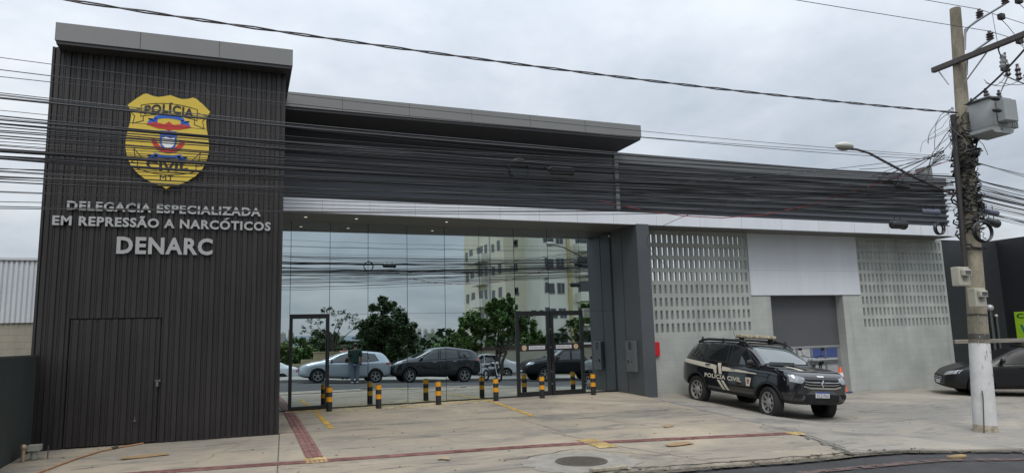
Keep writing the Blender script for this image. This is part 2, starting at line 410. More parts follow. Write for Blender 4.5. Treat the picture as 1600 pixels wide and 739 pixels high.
# kerb and pavement across the street
g = MB(); k = MB(); vs = []; kv = []
for x in xs:
    z = zfar(x)+.13; vs += [(x, FAR_Y-.15, z), (x, -19.8, z+.02), (x, -21.6, z+.02), (x, -21.65, z-1.2)]
    kv += [(x, FAR_Y, z-.3), (x, FAR_Y, z-.02), (x, FAR_Y-.02, z+.004), (x, FAR_Y-.15, z+.004)]
g.add(vs, [(4*i+j, 4*i+4+j, 4*i+5+j, 4*i+1+j) for i in range(nu-1) for j in range(3)])
k.add(kv, [(4*i+j, 4*i+4+j, 4*i+5+j, 4*i+1+j) for i in range(nu-1) for j in range(3)])
struct(g.build('far_pavement', M_PAVE, loc=(0, 0, 0))); struct(k.build('kerb', M_PAVE, loc=(0, 0, 0)))

def drape(pts, width, dz=.004, step=.15, mb=None, off=0., zf=None, top=None, mi=None):
    """strip laid on the terrain along a polyline; top = raised height"""
    mb = mb or MB(); zf = zf or tz; P = [Vector((p[0], p[1], 0)) for p in pts]; q = []
    for a, b in zip(P[:-1], P[1:]):
        n = max(1, int((b-a).length/step))
        q += [a.lerp(b, i/n) for i in range(n)]
    q.append(P[-1]); L = []; Rr = []
    for i, p in enumerate(q):
        d = (q[min(i+1, len(q)-1)]-q[max(i-1, 0)]).normalized(); nn = Vector((-d.y, d.x, 0))
        wd = width(i/(len(q)-1)) if callable(width) else width
        a = p+nn*(off+wd/2); b = p+nn*(off-wd/2)
        L.append((a.x, a.y, zf(a.x, a.y)+dz)); Rr.append((b.x, b.y, zf(b.x, b.y)+dz))
    n = len(q); mb.add(L+Rr, [(i, i+1, n+i+1, n+i) for i in range(n-1)], mi)
    if top:
        Lt = [(x, y, z+top) for x, y, z in L]; Rt = [(x, y, z+top) for x, y, z in Rr]
        mb.add(L+Lt, [(i, i+1, n+i+1, n+i) for i in range(n-1)], mi); mb.add(Rr+Rt, [(i, i+1, n+i+1, n+i) for i in range(n-1)], mi)
        mb.add(Lt+Rt, [(i, i+1, n+i+1, n+i) for i in range(n-1)], mi)
    return mb
# joints and cracks
M_JOINT = M('joint_dirt', (.085, .075, .06), .95, vary=.3)
g = MB()
def wob(a, b, n, amp, seed):
    q = random.Random(seed); a, b = Vector(a), Vector(b)
    return [(a.lerp(b, i/n).x+q.uniform(-amp, amp), a.lerp(b, i/n).y+q.uniform(-amp, amp)) for i in range(n+1)]
drape([(.6, -3.9), (1.6, -3.75), (5.05, -3.85), (8.7, -4.25)], .016, .005, mb=g)
drape(wob((8.72, -4.22), (9.02, -4.85), 5, .02, 1), .025, .006, .1, g)
drape(wob((6.2, -4.3), (7.1, -6.9), 16, .07, 31), lambda t: .004+.008*rr.random(), .006, .08, g); drape(wob((.2, -4.3), (-.6, -6.3), 12, .05, 32), .006, .006, .08, g); drape(wob((9.6, -5.2), (11.6, -8.8), 22, .09, 33), lambda t: .004+.008*rr.random(), .006, .08, g); drape(wob((14, -2), (16.5, -8.5), 26, .1, 34), .008, .006, .08, g)
drape([(.62, -3.9), (.35, -9.1)], .014, .005, mb=g)
drape([(4.9, -6.0), (5.3, -7.6), (5.9, -9.15)], .012, .005, mb=g)
drape([(5.0, -3.9), (5.1, -6.0)], .008, .005, mb=g)
drape(wob((2.2, -4.1), (3.4, -6.6), 12, .06, 2), .006, .005, .1, g)
drape([(xb(y)-.012, y) for y in np.arange(-8.9, -.6, .25)], lambda t: .022+.018*rr.random(), .006, .12, g)
g2 = wob((8.5, -7.9), (8.05, -9.25), 14, .05, 4)
drape(g2, lambda t: .02+.07*t*t+.03*rr.random(), .008, .06, g)
for s, (a, b) in enumerate([((8.1, -9.05), (9.2, -9.28)), ((8.0, -9.22), (9.6, -9.30)), ((6.0, -9.12), (8.0, -9.16)), ((4.6, -9.02), (6.6, -9.14))]):
    drape(wob(a, b, 12, .04, 20+s), lambda t: .015+.03*rr.random(), .007, .08, g)
struct(g.build('slab_joints', M_JOINT, loc=(0, 0, 0), recalc=False))
# tactile paving
M_RED = M('red_tactile', (.15, .06, .054), .85, vary=.3, vs_=5, c2=(.235, .125, .11), speck=.2)
M_YTILE = M('yellow_tactile', (.36, .245, .07), .8, vary=.3, vs_=6, c2=(.43, .32, .14), speck=.2)
def tactile(pts, width, n, off=0):
    g = drape(pts, width, .005)
    for i in range(n): drape(pts, width/n*.5, .006, .15, g, (i-(n-1)/2)*width/n, top=.006)
    return g
struct(tactile([(-3.0, -6.6), (-.8, -6.74), (.97, -6.88), (5.1, -7.16), (8.5, -7.55)], .21, 3).build('tactile_paving', M_RED, loc=(0, 0, 0)))
struct(tactile([(.98, -.1), (.97, -6.6)], .24, 3).build('tactile_paving', M_RED, loc=(0, 0, 0)))
def studs(x0, x1, y0, y1, step, mb):
    nx_, ny_ = max(1, round((x1-x0)/step)), max(1, round((y1-y0)/step))
    drape([((x0+x1)/2, y0), ((x0+x1)/2, y1)], x1-x0, .0085, .15, mb)
    for i in range(nx_):
        for j in range(ny_):
            x, y = x0+(i+.5)*(x1-x0)/nx_, y0+(j+.5)*(y1-y0)/ny_
            mb.lathe((x, y, tz(x, y)+.0085), (0, 0, 1), [(.018, 0), (.012, .006)], 6)
g = MB(); studs(.82, 1.12, -7.0, -6.62, .055, g); studs(4.93, 5.25, -7.62, -6.84, .055, g); studs(8.5, 8.76, -7.72, -7.44, .055, g); studs(.9, 1.9, -.34, -.1, .055, g)
struct(g.build('tactile_paving', M_YTILE, loc=(0, 0, 0)))
# painted lines
def wornpaint(name, c):
    m = M(name, c, .8, vary=.1); t = m.node_tree; p = t.nodes['Principled BSDF']; L = t.links.new
    tc = t.nodes.new('ShaderNodeTexCoord'); n = t.nodes.new('ShaderNodeTexNoise'); n.inputs['Scale'].default_value = 7; n.inputs['Detail'].default_value = 9; n.inputs['Roughness'].default_value = .75
    L(tc.outputs['Object'], n.inputs['Vector']); r = t.nodes.new('ShaderNodeValToRGB'); r.color_ramp.elements[0].position = .40; r.color_ramp.elements[1].position = .52
    L(n.outputs[0], r.inputs[0]); L(r.outputs[0], p.inputs['Alpha']); return m
M_YPAINT = wornpaint('worn_yellow_paint', (.55, .34, .05))
M_FPAINT = wornpaint('faded_cream_paint', (.50, .40, .20))
g = drape([(1.53, -.45), (1.53, -3.7)], .11, .006); drape([(5.72, -.12), (5.42, -3.95)], .11, .006, mb=g); drape([(3.3, -.86), (5.72, -.14)], .09, .006, mb=g)
struct(g.build('painted_lines', M_YPAINT, loc=(0, 0, 0), recalc=False))
g = MB()
for i in range(9):
    a = 1.75+i*.42; drape([(a, -.92+.0*i), (a+.75, -.10)], .10, .006, mb=g)
drape([(1.55, -1.0), (3.4, -.92)], .08, .006, mb=g); drape([(1.55, -.06), (5.7, -.06)], .07, .006, mb=g)
struct(g.build('painted_lines', M_FPAINT, loc=(0, 0, 0), recalc=False))
g = drape([(4, -9.9), (8, -9.9), (10.5, -9.9), (14, -9.85), (30, -9.8)], .15, .028, .3, zf=zroad)
struct(g.build('painted_lines', wornpaint('dusty_red_paint', (.12, .075, .065)), loc=(0, 0, 0), recalc=False))
M_DIRT = wornpaint('edge_dirt', (.105, .088, .066))
g = MB()
for k in range(3): drape([(x, edge_y(x)-.03-.06*k+.03*math.sin(x*3+k)) for x in np.arange(1.5, 24, .3)], .13, .028+.003*k, .3, g, zf=zroad)
struct(g.build('edge_dirt', M_DIRT, loc=(0, 0, 0), recalc=False))
# grit and crumbled concrete along the edge
g = MB(); q = random.Random(5)
for i in range(260):
    x = q.uniform(2.5, 10); y = edge_y(x)+jag(x)+q.gauss(-.04, .035); s = q.uniform(.004, .013)*(1.6 if q.random() < .08 else 1)
    if 7.6 < x < 9: s *= 1.3
    z = (tz(x, y) if y > edge_y(x)+jag(x) else zroad(x, y)+.02)
    g.obox((x, y, z+s*.4), (s*q.uniform(.7, 1.6), s*.3, 0), (-s*.3, s*q.uniform(.7, 1.3), s*.2), (0, -s*.2, s*.6))
struct(tag(g.build('gravel', M('crumbled_concrete', (.20, .178, .145), .9, vary=.3), loc=(8, -9.6, -.4)), 'grit and crumbled concrete along the road edge', 'gravel'), 'stuff')
g = MB()
for i in range(170):
    x = q.uniform(-2.5, 14); y = q.uniform(-9, -.3); s = q.uniform(.012, .035)
    if y > -4.2 and x < .7: continue
    a = q.uniform(0, 6.28); ca, sa = math.cos(a)*s, math.sin(a)*s; z = tz(x, y)+.006
    g.add([(x-ca, y-sa, z), (x+sa*.4, y-ca*.4, z+.006), (x+ca, y+sa, z+.002), (x-sa*.4, y+ca*.4, z+.008)], [(0, 1, 2, 3)])
struct(tag(g.build('fallen_leaves', M('dry_leaf', (.07, .05, .03), .9, vary=.4), loc=(6, -5, 0), recalc=False), 'dry leaves and crumbs scattered over the forecourt', 'litter'), 'stuff')

# ---------------------------------------------------------------- the police station
M_CLAD = M('brown_black_cladding', (.020, .0175, .0176), .42, vary=.16, vs_=2, c2=(.0245, .0213, .021), stretch=(1, 1, .4), bump=.05, bs=18, speck=.05)
M_FASC = M('grey_fascia', (.185, .187, .185), .5, vary=.05, vs_=.6)
M_SIDING = M('slate_siding', (.055, .06, .07), .40, vary=.12, vs_=1.5, stretch=(.2, 1, 2))
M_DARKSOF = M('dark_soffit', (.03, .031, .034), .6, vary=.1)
M_WHITE = M('white_composite_panel', (.64, .665, .71), .4, vary=.05, vs_=1.6, stretch=(1.5, 1.5, .12), speck=.02)
M_SOFF = M('taupe_soffit', (.13, .125, .115), .45, vary=.06)
M_PILL = M('graphite_pillar', (.072, .078, .086), .45, vary=.10, vs_=1.2)
M_FRAME = M('black_aluminium', (.014, .015, .017), .35, vary=.1)
M_SEAM = M('dark_seam', (.02, .02, .022), .8, vary=0)
M_STEEL = M('brushed_steel', (.45, .45, .45), .35, .8, vary=.1)
M_DOORP = M('graphite_sheet', (.085, .088, .097), .5, vary=.07, vs_=.8)
M_ZINC = M('dull_zinc', (.16, .155, .15), .5, .5, vary=.2)
ST = thing('police_station', 'long police station with brown ribbed tower, mirror glass front and perforated block wall', 'police station', (6, -2, 0))
def ribs_v(mb, x0, x1, z0, z1, yf, depth=.022, pitch=.175, y_back=None, seed=0):
    """vertical trapezoid ribs, front face at yf"""
    q = random.Random(seed); n = max(1, round((x1-x0)/pitch)); p = (x1-x0)/n; prof = []
    for i in range(n):
        a = x0+i*p; d = depth*q.uniform(.85, 1.1)
        prof += [(a, yf+depth), (a+.02*p/.175, yf+depth), (a+.035, yf+depth-d), (a+p*.60, yf+depth-d), (a+p*.60+.012, yf+depth), (a+p*.76, yf+depth), (a+p*.79, yf+depth-d*.55), (a+p*.95, yf+depth-d*.55), (a+p*.97, yf+depth)]
    prof.append((x1, yf+depth)); m_ = len(prof)
    vs = [(x, y, z0) for x, y in prof]+[(x, y, z1) for x, y in prof]
    return mb.add(vs, [(i, i+1, m_+i+1, m_+i) for i in range(m_-1)])
TY0 = -4.05
g = MB(); ribs_v(g, -3.09, -2.62, -.12, 6.55, TY0, seed=1); ribs_v(g, -1.29, .58, -.12, 6.55, TY0, seed=2); ribs_v(g, -2.62, -1.29, 2.03, 6.55, TY0, seed=3)
g.box(-3.09, .58, TY0+.03, 3, 2.03, 6.55); g.box(-3.09, -2.62, TY0+.03, 3, -.2, 2.03); g.box(-1.29, .58, TY0+.03, 3, -.2, 2.03); g.box(-2.62, -1.29, TY0+.09, 3, -.2, 2.03)
g.box(.565, .60, TY0-.004, TY0+.06, -.12, 6.55); g.box(-3.11, -3.075, TY0-.004, TY0+.06, -.12, 6.55)
tower = lab(g.build('tower', M_CLAD, ST), 'tall tower clad in brown black vertical ribs')
g = MB(); ribs_v(g, -2.605, -1.305, .02, 2.012, TY0+.008, seed=3); g.box(-2.605, -1.305, TY0+.034, TY0+.075, .02, 2.012)
gate = lab(g.build('gate', M_CLAD, ST), 'flush gate of the same brown ribbed cladding')
g = MB(); g.box(-1.35, -1.27, TY0-.03, TY0+.0, .98, 1.01); g.bbox(-1.335, -1.295, TY0-.05, TY0-.02, .90, .97, .006); g.tube([(-1.33, TY0-.035, .97), (-1.33, TY0-.035, 1.0), (-1.30, TY0-.035, 1.0), (-1.30, TY0-.035, .97)], .004)
g.build('padlock', M_ZINC, gate)
g = MB(); g.box(-1.64, -1.60, TY0-.02, TY0+.01, .36, .38); g.cyl((-1.62, TY0-.02, .37), (-1.62, TY0-.02, .44), .006); g.build('latch', M_ZINC, gate)
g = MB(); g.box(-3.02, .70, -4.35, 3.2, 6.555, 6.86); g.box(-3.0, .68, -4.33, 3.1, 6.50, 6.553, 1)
for x in (-1.78, -.54): g.box(x-.004, x+.004, -4.353, -4.3, 6.556, 6.859, 1)
lab(g.build('tower_fascia', [M_FASC, M_DARKSOF], ST), 'plain grey fascia capping the tower')
# central roof, its soffit, dark siding
g = MB(); g.box(.45, 9.53, -1.95, 3.0, 6.575, 6.91)
for x in (1.9, 3.4, 4.9, 6.4, 7.9): g.box(x-.003, x+.003, -1.953, -1.9, 6.576, 6.909, 1)
roof = lab(g.build('roof', [M_FASC, M_DARKSOF], ST), 'deep grey overhanging roof above the entrance')
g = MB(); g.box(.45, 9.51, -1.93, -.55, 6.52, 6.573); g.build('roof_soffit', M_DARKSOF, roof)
g = MB()
for x in (5.3, 6.9, 8.4, 4.2): g = MB(); g.cyl((x, -1.2, 6.9), (x, -1.2, 7.22), .006, .003, 6); g.build('lightning_rod', M_STEEL, roof)
g = MB(); z0, z1, y = 4.70, 6.53, -.60; n = 9; p = (z1-z0)/n; prof = []
for i in range(n):
    a = z0+i*p; prof += [(y+.02, a), (y, a+.012), (y, a+p-.012), (y+.02, a+p-.002)]
m_ = len(prof); g.add([(.4, b, c) for b, c in prof]+[(9.45, b, c) for b, c in prof], [(i, i+1, m_+i+1, m_+i) for i in range(m_-1)]); g.box(.4, 9.45, -.575, -.3, 4.7, 6.53)
lab(g.build('siding', M_SIDING, ST), 'flat slate horizontal siding above the entrance')
g = MB(); g.box(9.44, 9.555, -.66, -.4, 4.66, 6.56)
for z in np.arange(4.9, 6.5, .22): g.box(9.438, 9.557, -.663, -.6, z, z+.008, 1)
g.build('corner_trim', [M_FASC, M_SEAM], ST)
# right parapet of bold corrugation
M_CORR = M('dark_corrugated_sheet', (.058, .061, .067), .38, vary=.15, vs_=1.4, stretch=(.15, 1, 2))
g = MB(); z0, z1 = 4.60, 6.24; n = 9; p = (z1-z0)/n; prof = []
for i in range(n):
    a = z0+i*p; prof += [(-.56, a), (-.64, a+.035), (-.64, a+p*.52), (-.56, a+p*.52+.03), (-.56, a+p-.002)]
m_ = len(prof); g.add([(9.56, b, c) for b, c in prof]+[(22.38, b, c) for b, c in prof], [(i, i+1, m_+i+1, m_+i) for i in range(m_-1)]); g.box(9.56, 22.38, -.54, -.50, 4.6, 6.24)
par = lab(g.build('parapet', M_CORR, ST), 'corrugated dark parapet screen above the right wing')
g = MB(); g.box(9.56, 22.42, -.66, -.46, 6.242, 6.53); g.build('parapet_cap', M('slate_cap', (.12, .125, .13), .45, vary=.08), par)
g = MB(); g.bbox(21.7, 22.1, -.45, -.1, 6.3, 6.95, .02); g.build('vent_box', M_FASC, par)
# white band and soffit
g = MB(); g.box(.5, 21.75, -1.40, -1.30, 4.385, 4.70); g.box(.5, 21.75, -1.30, -.3, 4.66, 4.698)
for i, x in enumerate([1.55, 2.6, 3.65, 4.7, 5.75, 6.8, 7.85, 8.9, 10.2, 11.6, 13, 14.4, 15.8, 17.2, 18.6, 20, 21.2]): g.box(x-.004, x+.004, -1.4025, -1.35, 4.386, 4.699, 1)
lab(g.build('fascia_band', [M_WHITE, M('panel_joint', (.36, .37, .40), .6, vary=0)], ST), 'long white panel band over the glass and block wall')
g = MB(); g.box(.4, 9.95, -1.30, .3, 4.40, 4.46); sof = g.build('soffit', M_SOFF, ST)
g = MB(); g.box(9.95, 21.75, -1.30, -.21, 4.40, 4.46); g.build('soffit', M_SOFF, ST)
M_LAMP = bpy.data.materials.new('downlight_glow'); M_LAMP.use_nodes = True; pp = M_LAMP.node_tree.nodes['Principled BSDF']; pp.inputs['Emission Color'].default_value = (1, .9, .7, 1); pp.inputs['Emission Strength'].default_value = .45
for x in (1.25, 2.4, 4.6):
    g = MB(); g.lathe((x, -.7, 4.397), (0, 0, -1), [(.035, 0), (.035, .008), (.025, .006)], 16); g.build('downlight', M_LAMP, sof)
# glass wall
mull = [.35, .98, 1.88, 2.79, 3.76, 4.73, 5.66, 6.63, 7.61, 8.56, 9.53]
g = MB(); g.box(.3, 9.55, -.02, .06, -.05, .035); g.box(.3, 9.55, .02, .06, 4.3, 4.44)
for x in mull[1:-1]: g.box(x-.006, x+.006, .012, .05, .03, 4.40)
g.box(.98, 1.87, -.03, .03, 2.172, 2.205); g.box(6.62, 8.58, -.03, .03, 2.172, 2.205)
gw = lab(g.build('glass_wall', M_FRAME, ST), 'floor to ceiling mirror glass wall')
q = random.Random(11)
for a, b in zip(mull[:-1], mull[1:]):
    spans = [(.035, 4.40)]
    if a >= 6.6 and b < 8.6 or .9 < a < 1.8: spans = [(2.20, 4.40)]
    for z0, z1 in spans:
        g = MB(); t1, t2 = q.uniform(-.0009, .0009), q.uniform(.0023, .0034)
        pts = []
        for i in range(5):
            for j in range(9):
                u, v = i/4, j/8; bow = .0005*math.sin(math.pi*u)*math.sin(math.pi*v)
                pts.append((a+.006+u*(b-a-.012), t1*(u-.5)*(b-a)+t2*(v-.5)*(z1-z0)+bow, z0+v*(z1-z0)))
        g.add(pts, [(i*9+j, (i+1)*9+j, (i+1)*9+j+1, i*9+j+1) for i in range(4) for j in range(8)])
        g.add([(a+.006, .012, z0), (b-.006, .012, z0), (b-.006, .012, z1), (a+.006, .012, z1)], [(0, 1, 2, 3)])
        g.build('glass_pane', M_MIRROR, gw, smooth=60)
g = MB(); g.box(3.757, 3.763, -.004, .01, 2.16, 2.165)
for a, b in ((1.88, 6.6), (8.6, 9.53), (6.62, 8.57)): g.box(a, b, -.003, .006, 2.185, 2.191)
g.build('glass_joint', M_FRAME, gw)
g = MB(); g.box(.3, 9.5, .35, .5, -.1, 4.5); g.box(.3, 9.5, .06, .5, 4.46, 4.52); g.build('lobby_wall', M_DARKSOF, gw)
# entrance doors
def door_leaf(x0, x1, z1, fw, hinge_right, sticker):
    d = MB(); d.box(x0, x0+fw, -.035, .03, .02, z1); d.box(x1-fw, x1, -.035, .03, .02, z1); d.box(x0+fw, x1-fw, -.035, .03, z1-fw, z1); d.box(x0+fw, x1-fw, -.035, .03, .02, .02+fw*1.1)
    dr = d.build('door', M_FRAME, ST)
    d = MB(); d.add([(x0+fw, -.004, .02+fw), (x1-fw, -.004, .02+fw), (x1-fw, .0016, z1-fw), (x0+fw, .0016, z1-fw)], [(0, 1, 2, 3)]); d.build('door_glass', M_MIRROR, dr)
    xh = x0+.05 if hinge_right else x1-.05
    d = MB(); d.tube([(xh, -.04, .85), (xh, -.085, .85), (xh, -.085, 1.6), (xh, -.04, 1.6)], .014, 8); d.build('handle', M_FRAME, dr)
    return dr
dl = lab(door_leaf(.98, 1.87, 2.17, .07, False, False), 'single black framed glass door beside the tower')
d1 = lab(door_leaf(6.62, 7.59, 2.17, .09, False, True), 'left leaf of the black double door'); d2 = lab(door_leaf(7.61, 8.58, 2.17, .09, True, True), 'right leaf of the black double door')
g = MB()
for z in (.3, .62, 1.25, 1.72): g = MB(); g.lathe((7.60, -.037, z), (0, -1, 0), [(.014, 0), (.014, .006)], 10); g.build('lock', M_STEEL, d2)
M_STK = M('sticker_black', (.02, .02, .024), .4, vary=0); M_TXW = M('white_lettering', (.78, .78, .76), .5, vary=0)
M_GOLD = M('badge_yellow', (.62, .45, .055), .4, vary=.04)
for dr, x0, x1, s in ((d1, 6.71, 7.50, 0), (d2, 7.70, 8.49, 1)):
    g = MB(); g.box(x0, x1, -.006, -.003, 1.16, 1.34); st = g.build('sticker', M_STK, dr)
    v, f = text_flat('POLÍCIA CIVIL', .02); sc = .40/v[:, 0].max(); tx = x0+.30 if not s else x0+.09
    g = MB(); g.box(tx-.03, tx+.43, -.0075, -.0065, 1.205, 1.295); g.build('sticker_field', M('pale_sticker', (.55, .55, .58), .5, vary=0), st)
    g = MB(); g.add([(tx+p[0]*sc, -.009, 1.232+p[1]*.035) for p in v], f); g.build('lettering', M_STK, st, recalc=False)
    g = MB(); g.lathe((x0+.14 if not s else x1-.14, -.006, 1.25), (0, -1, 0), [(.07, 0), (.07, .003)], 16); g.build('badge', M('badge_tan', (.45, .34, .2), .5, vary=.2, vs_=40), st)
# pillar with panels
g = MB(); g.box(9.555, 9.93, -1.42, .05, -.2, 4.398); g.box(9.552, 9.56, -.045, -.03, 0, 4.39, 1); 
lab(g.build('pillar', [M_PILL, M_SEAM], ST), 'graphite pillar projecting beside the glass')
g = MB(); g.box(9.549, 9.556, -.62, -.612, -.05, 4.39); g.build('pillar_seam', M_SEAM, ST)
# block walls with slots
def slot_wall(x0, x1, ztop):
    g = MB(); Y0, Y1 = -.50, -.41; z_first, pitch, hh = 1.55, .357, .245
    g.box(x0, x1, Y0, Y1, -1.1, z_first); n = 8; cols = round((x1-x0-.1)/.172); p = (x1-x0-.1)/cols; wv = .088
    for r_ in range(n):
        za = z_first+r_*pitch; zb = za+hh
        g.box(x0, x0+.05+(p-wv)/2, Y0, Y1, za, zb); g.box(x1-.05-(p-wv)/2, x1, Y0, Y1, za, zb)
        for c in range(cols-1):
            a = x0+.05+c*p+(p+wv)/2; g.box(a, a+p-wv, Y0, Y1, za, zb)
        g.box(x0, x1, Y0, Y1, zb, za+pitch if r_ < n-1 else 4.40)
    return g
lab(slot_wall(9.935, 13.9, 4.4).build('perforated_wall', M_GBLOCK, ST), 'grey green block wall with rows of slots, left of the opening')
lab(slot_wall(18.12, 22.05, 4.4).build('perforated_wall', M_GBLOCK, ST), 'grey green block wall with rows of slots, right of the opening')
for a, b in ((13.9, 14.60), (17.42, 18.12)): g = MB(); g.box(a, b, -.50, -.20, -1.1, 2.555); g.build('block_pier', M_GBLOCK, ST)
g = MB(); g.box(13.88, 18.14, -.53, -.20, 2.56, 4.398); g.box(13.88, 18.14, -.5325, -.52, 3.30, 3.306, 1); lab(g.build('lintel_panel', [M_WHITE, M('panel_line', (.42, .43, .46), .6, vary=0)], ST), 'large blank white panel over the vehicle opening')
g = MB(); g.box(14.60, 17.42, -.21, -.13, 1.02, 2.66); dp = lab(g.build('vehicle_door', M_DOORP, ST), 'half raised dark grey sheet door')
g = MB(); g.box(14.60, 17.42, -.215, -.12, .97, 1.015); g.build('door_rail', M('galvanised', (.42, .43, .44), .45, .6, vary=.1), dp)
for x in (17.405, 14.615): g = MB(); g.box(x-.02, x+.02, -.19, -.11, -.9, 2.6); g.build('door_track', M('galvanised', (.42, .43, .44)), ST)
# yard behind
g = MB(); g.box(9.6, 24.5, 6.0, 6.2, -1.2, 3.4); g.box(22.05, 22.3, -.2, 6, -1.2, 3.4); g.box(9.6, 9.8, .3, 6, -1.2, 4.3)
lab(g.build('yard_wall', M('yard_render', (.22, .23, .23), .8, vary=.1, vs_=.7), ST), 'grey yard wall behind the vehicle opening')
# alarm box, intercom cabinet
g = MB(); g.bbox(10.40, 10.62, -.57, -.50, .92, 1.30, .008); tag(g.build('fire_box', M('signal_red', (.55, .02, .025), .35, vary=.05)), 'small red box fixed on the block wall beside the graphite pillar', 'fire box')
ib = thing('intercom_cabinet', 'grey metal intercom cabinet with speaker slots mounted on the graphite pillar', 'intercom', (9.55, -.92, .55))
g = MB(); g.bbox(9.475, 9.55, -1.16, -.70, .56, 1.36, .008); g.build('cabinet', M('grey_cabinet', (.135, .142, .15), .4, .2, vary=.06), ib)
g = MB()
for i in range(5): g.box(9.469, 9.476, -1.0, -.84, 1.14+i*.03, 1.155+i*.03)
g.box(9.469, 9.476, -1.0, -.84, 1.3, 1.325); g.build('speaker_slots', M_SEAM, ib)
g = MB(); g.bbox(9.455, 9.476, -.82, -.79, .78, .86, .004); g.lathe((9.474, -.96, .82), (-1, 0, 0), [(.018, 0), (.015, .012)], 10); g.lathe((9.474, -.94, .90), (-1, 0, 0), [(.013, 0), (.011, .01)], 10); g.build('lock', M_SEAM, ib)

# ---------------------------------------------------------------- lettering and badge on the tower
M_LET = M('grey_letter', (.36, .365, .365), .45, .1, vary=.05)
def sign_line(text, x0, x1, z, h, label, acute=-1):
    v, f = text_flat(text, .034, .5, 1.12); s = (x1-x0)/v[:, 0].max()
    t = thing('sign_lettering', label, 'lettering', (x0, TY0-.005, z), 'raised grey letters on the tower')
    for n_, (a, b, fs) in enumerate(split_letters(v, f)):
        g = MB()
        if n_ == acute:
            xa, xc = x0+(a*.45+b*.55)*s, x0+(a*.3+b*.7)*s; y_ = TY0-.022
            g.prism([(xa-.03, z+h*1.10), (xa+.005, z+h*1.10), (xc+.045, z+h*1.34), (xc-.012, z+h*1.34)], lambda p, r_: (p, y_+.015, r_), lambda p, r_: (p, y_-.015, r_))
        idx = sorted({i for k in fs for i in f[k]}); mp = {i: n for n, i in enumerate(idx)}
        g.add([(x0+v[i, 0]*s, TY0-.022-v[i, 2]*.03, z+v[i, 1]*h) for i in idx], [tuple(mp[i] for i in f[k]) for k in fs])
        g.build('letter', M_LET, t)
sign_line('DELEGACIA ESPECIALIZADA', -2.75, .22, 3.79, .15, 'raised grey letters reading DELEGACIA ESPECIALIZADA on the ribbed tower')
sign_line('EM REPRESSÃO A NARCOTICOS', -2.94, .39, 3.535, .155, 'raised grey letters reading EM REPRESSÃO A NARCÓTICOS on the ribbed tower', 16)
sign_line('DENARC', -2.01, -.55, 3.085, .285, 'large raised grey letters reading DENARC on the ribbed tower')

BX, BZ, BW, BH = -1.31, 4.21, .645, 1.66     # badge centre x, bottom z, half width, height
bd = thing('police_badge', 'big yellow shield badge with red eagle and blue ribbons on the tower', 'badge', (BX, TY0-.01, BZ))
half = [(0, 0), (.10, .022), (.25, .04), (.48, .083), (.70, .15), (.86, .23), (.95, .31), (1.0, .41), (1.0, .50), (.965, .59), (.92, .68), (.905, .75), (.94, .81), (1.0, .855), (.81, .93), (.64, .985), (.56, .995), (.42, .974), (.28, .968), (.14, .982), (0, 1.0)]
poly = [(x, z) for x, z in half]+[(-x, z) for x, z in half[-2:0:-1]]
def BP(x, z, d): return (BX+x*BW, TY0-.012-d, BZ+z*BH)
g = MB(); g.prism(poly, lambda x, z: BP(x, z, 0), lambda x, z: BP(x, z, .05)); g.build('shield', M_GOLD, bd)
M_BLK = M('black_vinyl', (.015, .014, .014), .5, vary=0); M_BRED = M('badge_red', (.50, .025, .02), .45, vary=0); M_BBLU = M('badge_blue', (.015, .10, .48), .45, vary=0); M_BWHT = M('badge_white', (.75, .75, .72), .45, vary=0)
def flat2d(name, polys, mat_, d=.053, parent=bd):
    g = MB()
    for p in polys: g.add([BP(x, z, d) for x, z in p], [tuple(range(len(p)))])
    return g.build(name, mat_, parent, recalc=False)
def line2d(pts, w_):
    o = []
    for (x0, z0), (x1, z1) in zip(pts[:-1], pts[1:]):
        dx, dz = (x1-x0)*BW, (z1-z0)*BH; l = math.hypot(dx, dz); nx_, nz_ = -dz/l*w_/2/BW, dx/l*w_/2/BH; ex, ez = dx/l*w_/2/BW, dz/l*w_/2/BH
        o.append([(x0+nx_-ex, z0+nz_-ez), (x1+nx_+ex, z1+nz_+ez), (x1-nx_+ex, z1-nz_+ez), (x0-nx_-ex, z0-nz_-ez)])
    return o
arc = lambda x0, x1, za, zb, n=16: [(x0+(x1-x0)*i/n, za+(zb-za)*(1-(2*i/n-1)**2)) for i in range(n+1)]
L_ = arc(-.68, .68, .865, .905)+[(.68, .745)]+arc(.68, -.68, .745, .785)[1:]+[(-.68, .865)]
rib = line2d(L_, .012)+line2d([(-.68, .83), (-.96, .80), (-.82, .745), (-.86, .665), (-.62, .70), (-.62, .755)], .012)+line2d([(.68, .83), (.96, .80), (.82, .745), (.86, .665), (.62, .70), (.62, .755)], .012)
L2 = arc(-.70, .70, .305, .255)+[(.70, .195)]+arc(.70, -.70, .195, .145)[1:]+[(-.70, .305)]
rib += line2d(L2, .012)+line2d([(-.55, .29), (-.80, .40), (-.76, .31), (-.84, .26), (-.70, .25)], .012)+line2d([(.55, .29), (.80, .40), (.76, .31), (.84, .26), (.70, .25)], .012)
flat2d('ribbon_outline', rib, M_BLK)
def arctext(text, z0, h, halfw, bow, name, bold=.03):
    v, f = text_flat(text, bold, 0, 1.1); W = v[:, 0].max(); g = MB()
    g.add([BP((p[0]/W*2-1)*halfw, z0+bow*(1-((p[0]/W*2-1))**2)+p[1]*h, .056) for p in v], f); return g.build(name, M_BLK, bd, recalc=False)
arctext('POLÍCIA', .768, .092, .60, .035, 'badge_lettering', .04); arctext('CIVIL', .212, .09, .50, -.03, 'badge_lettering', .04); arctext('MT', .085, .055, .16, 0, 'badge_lettering', .0)
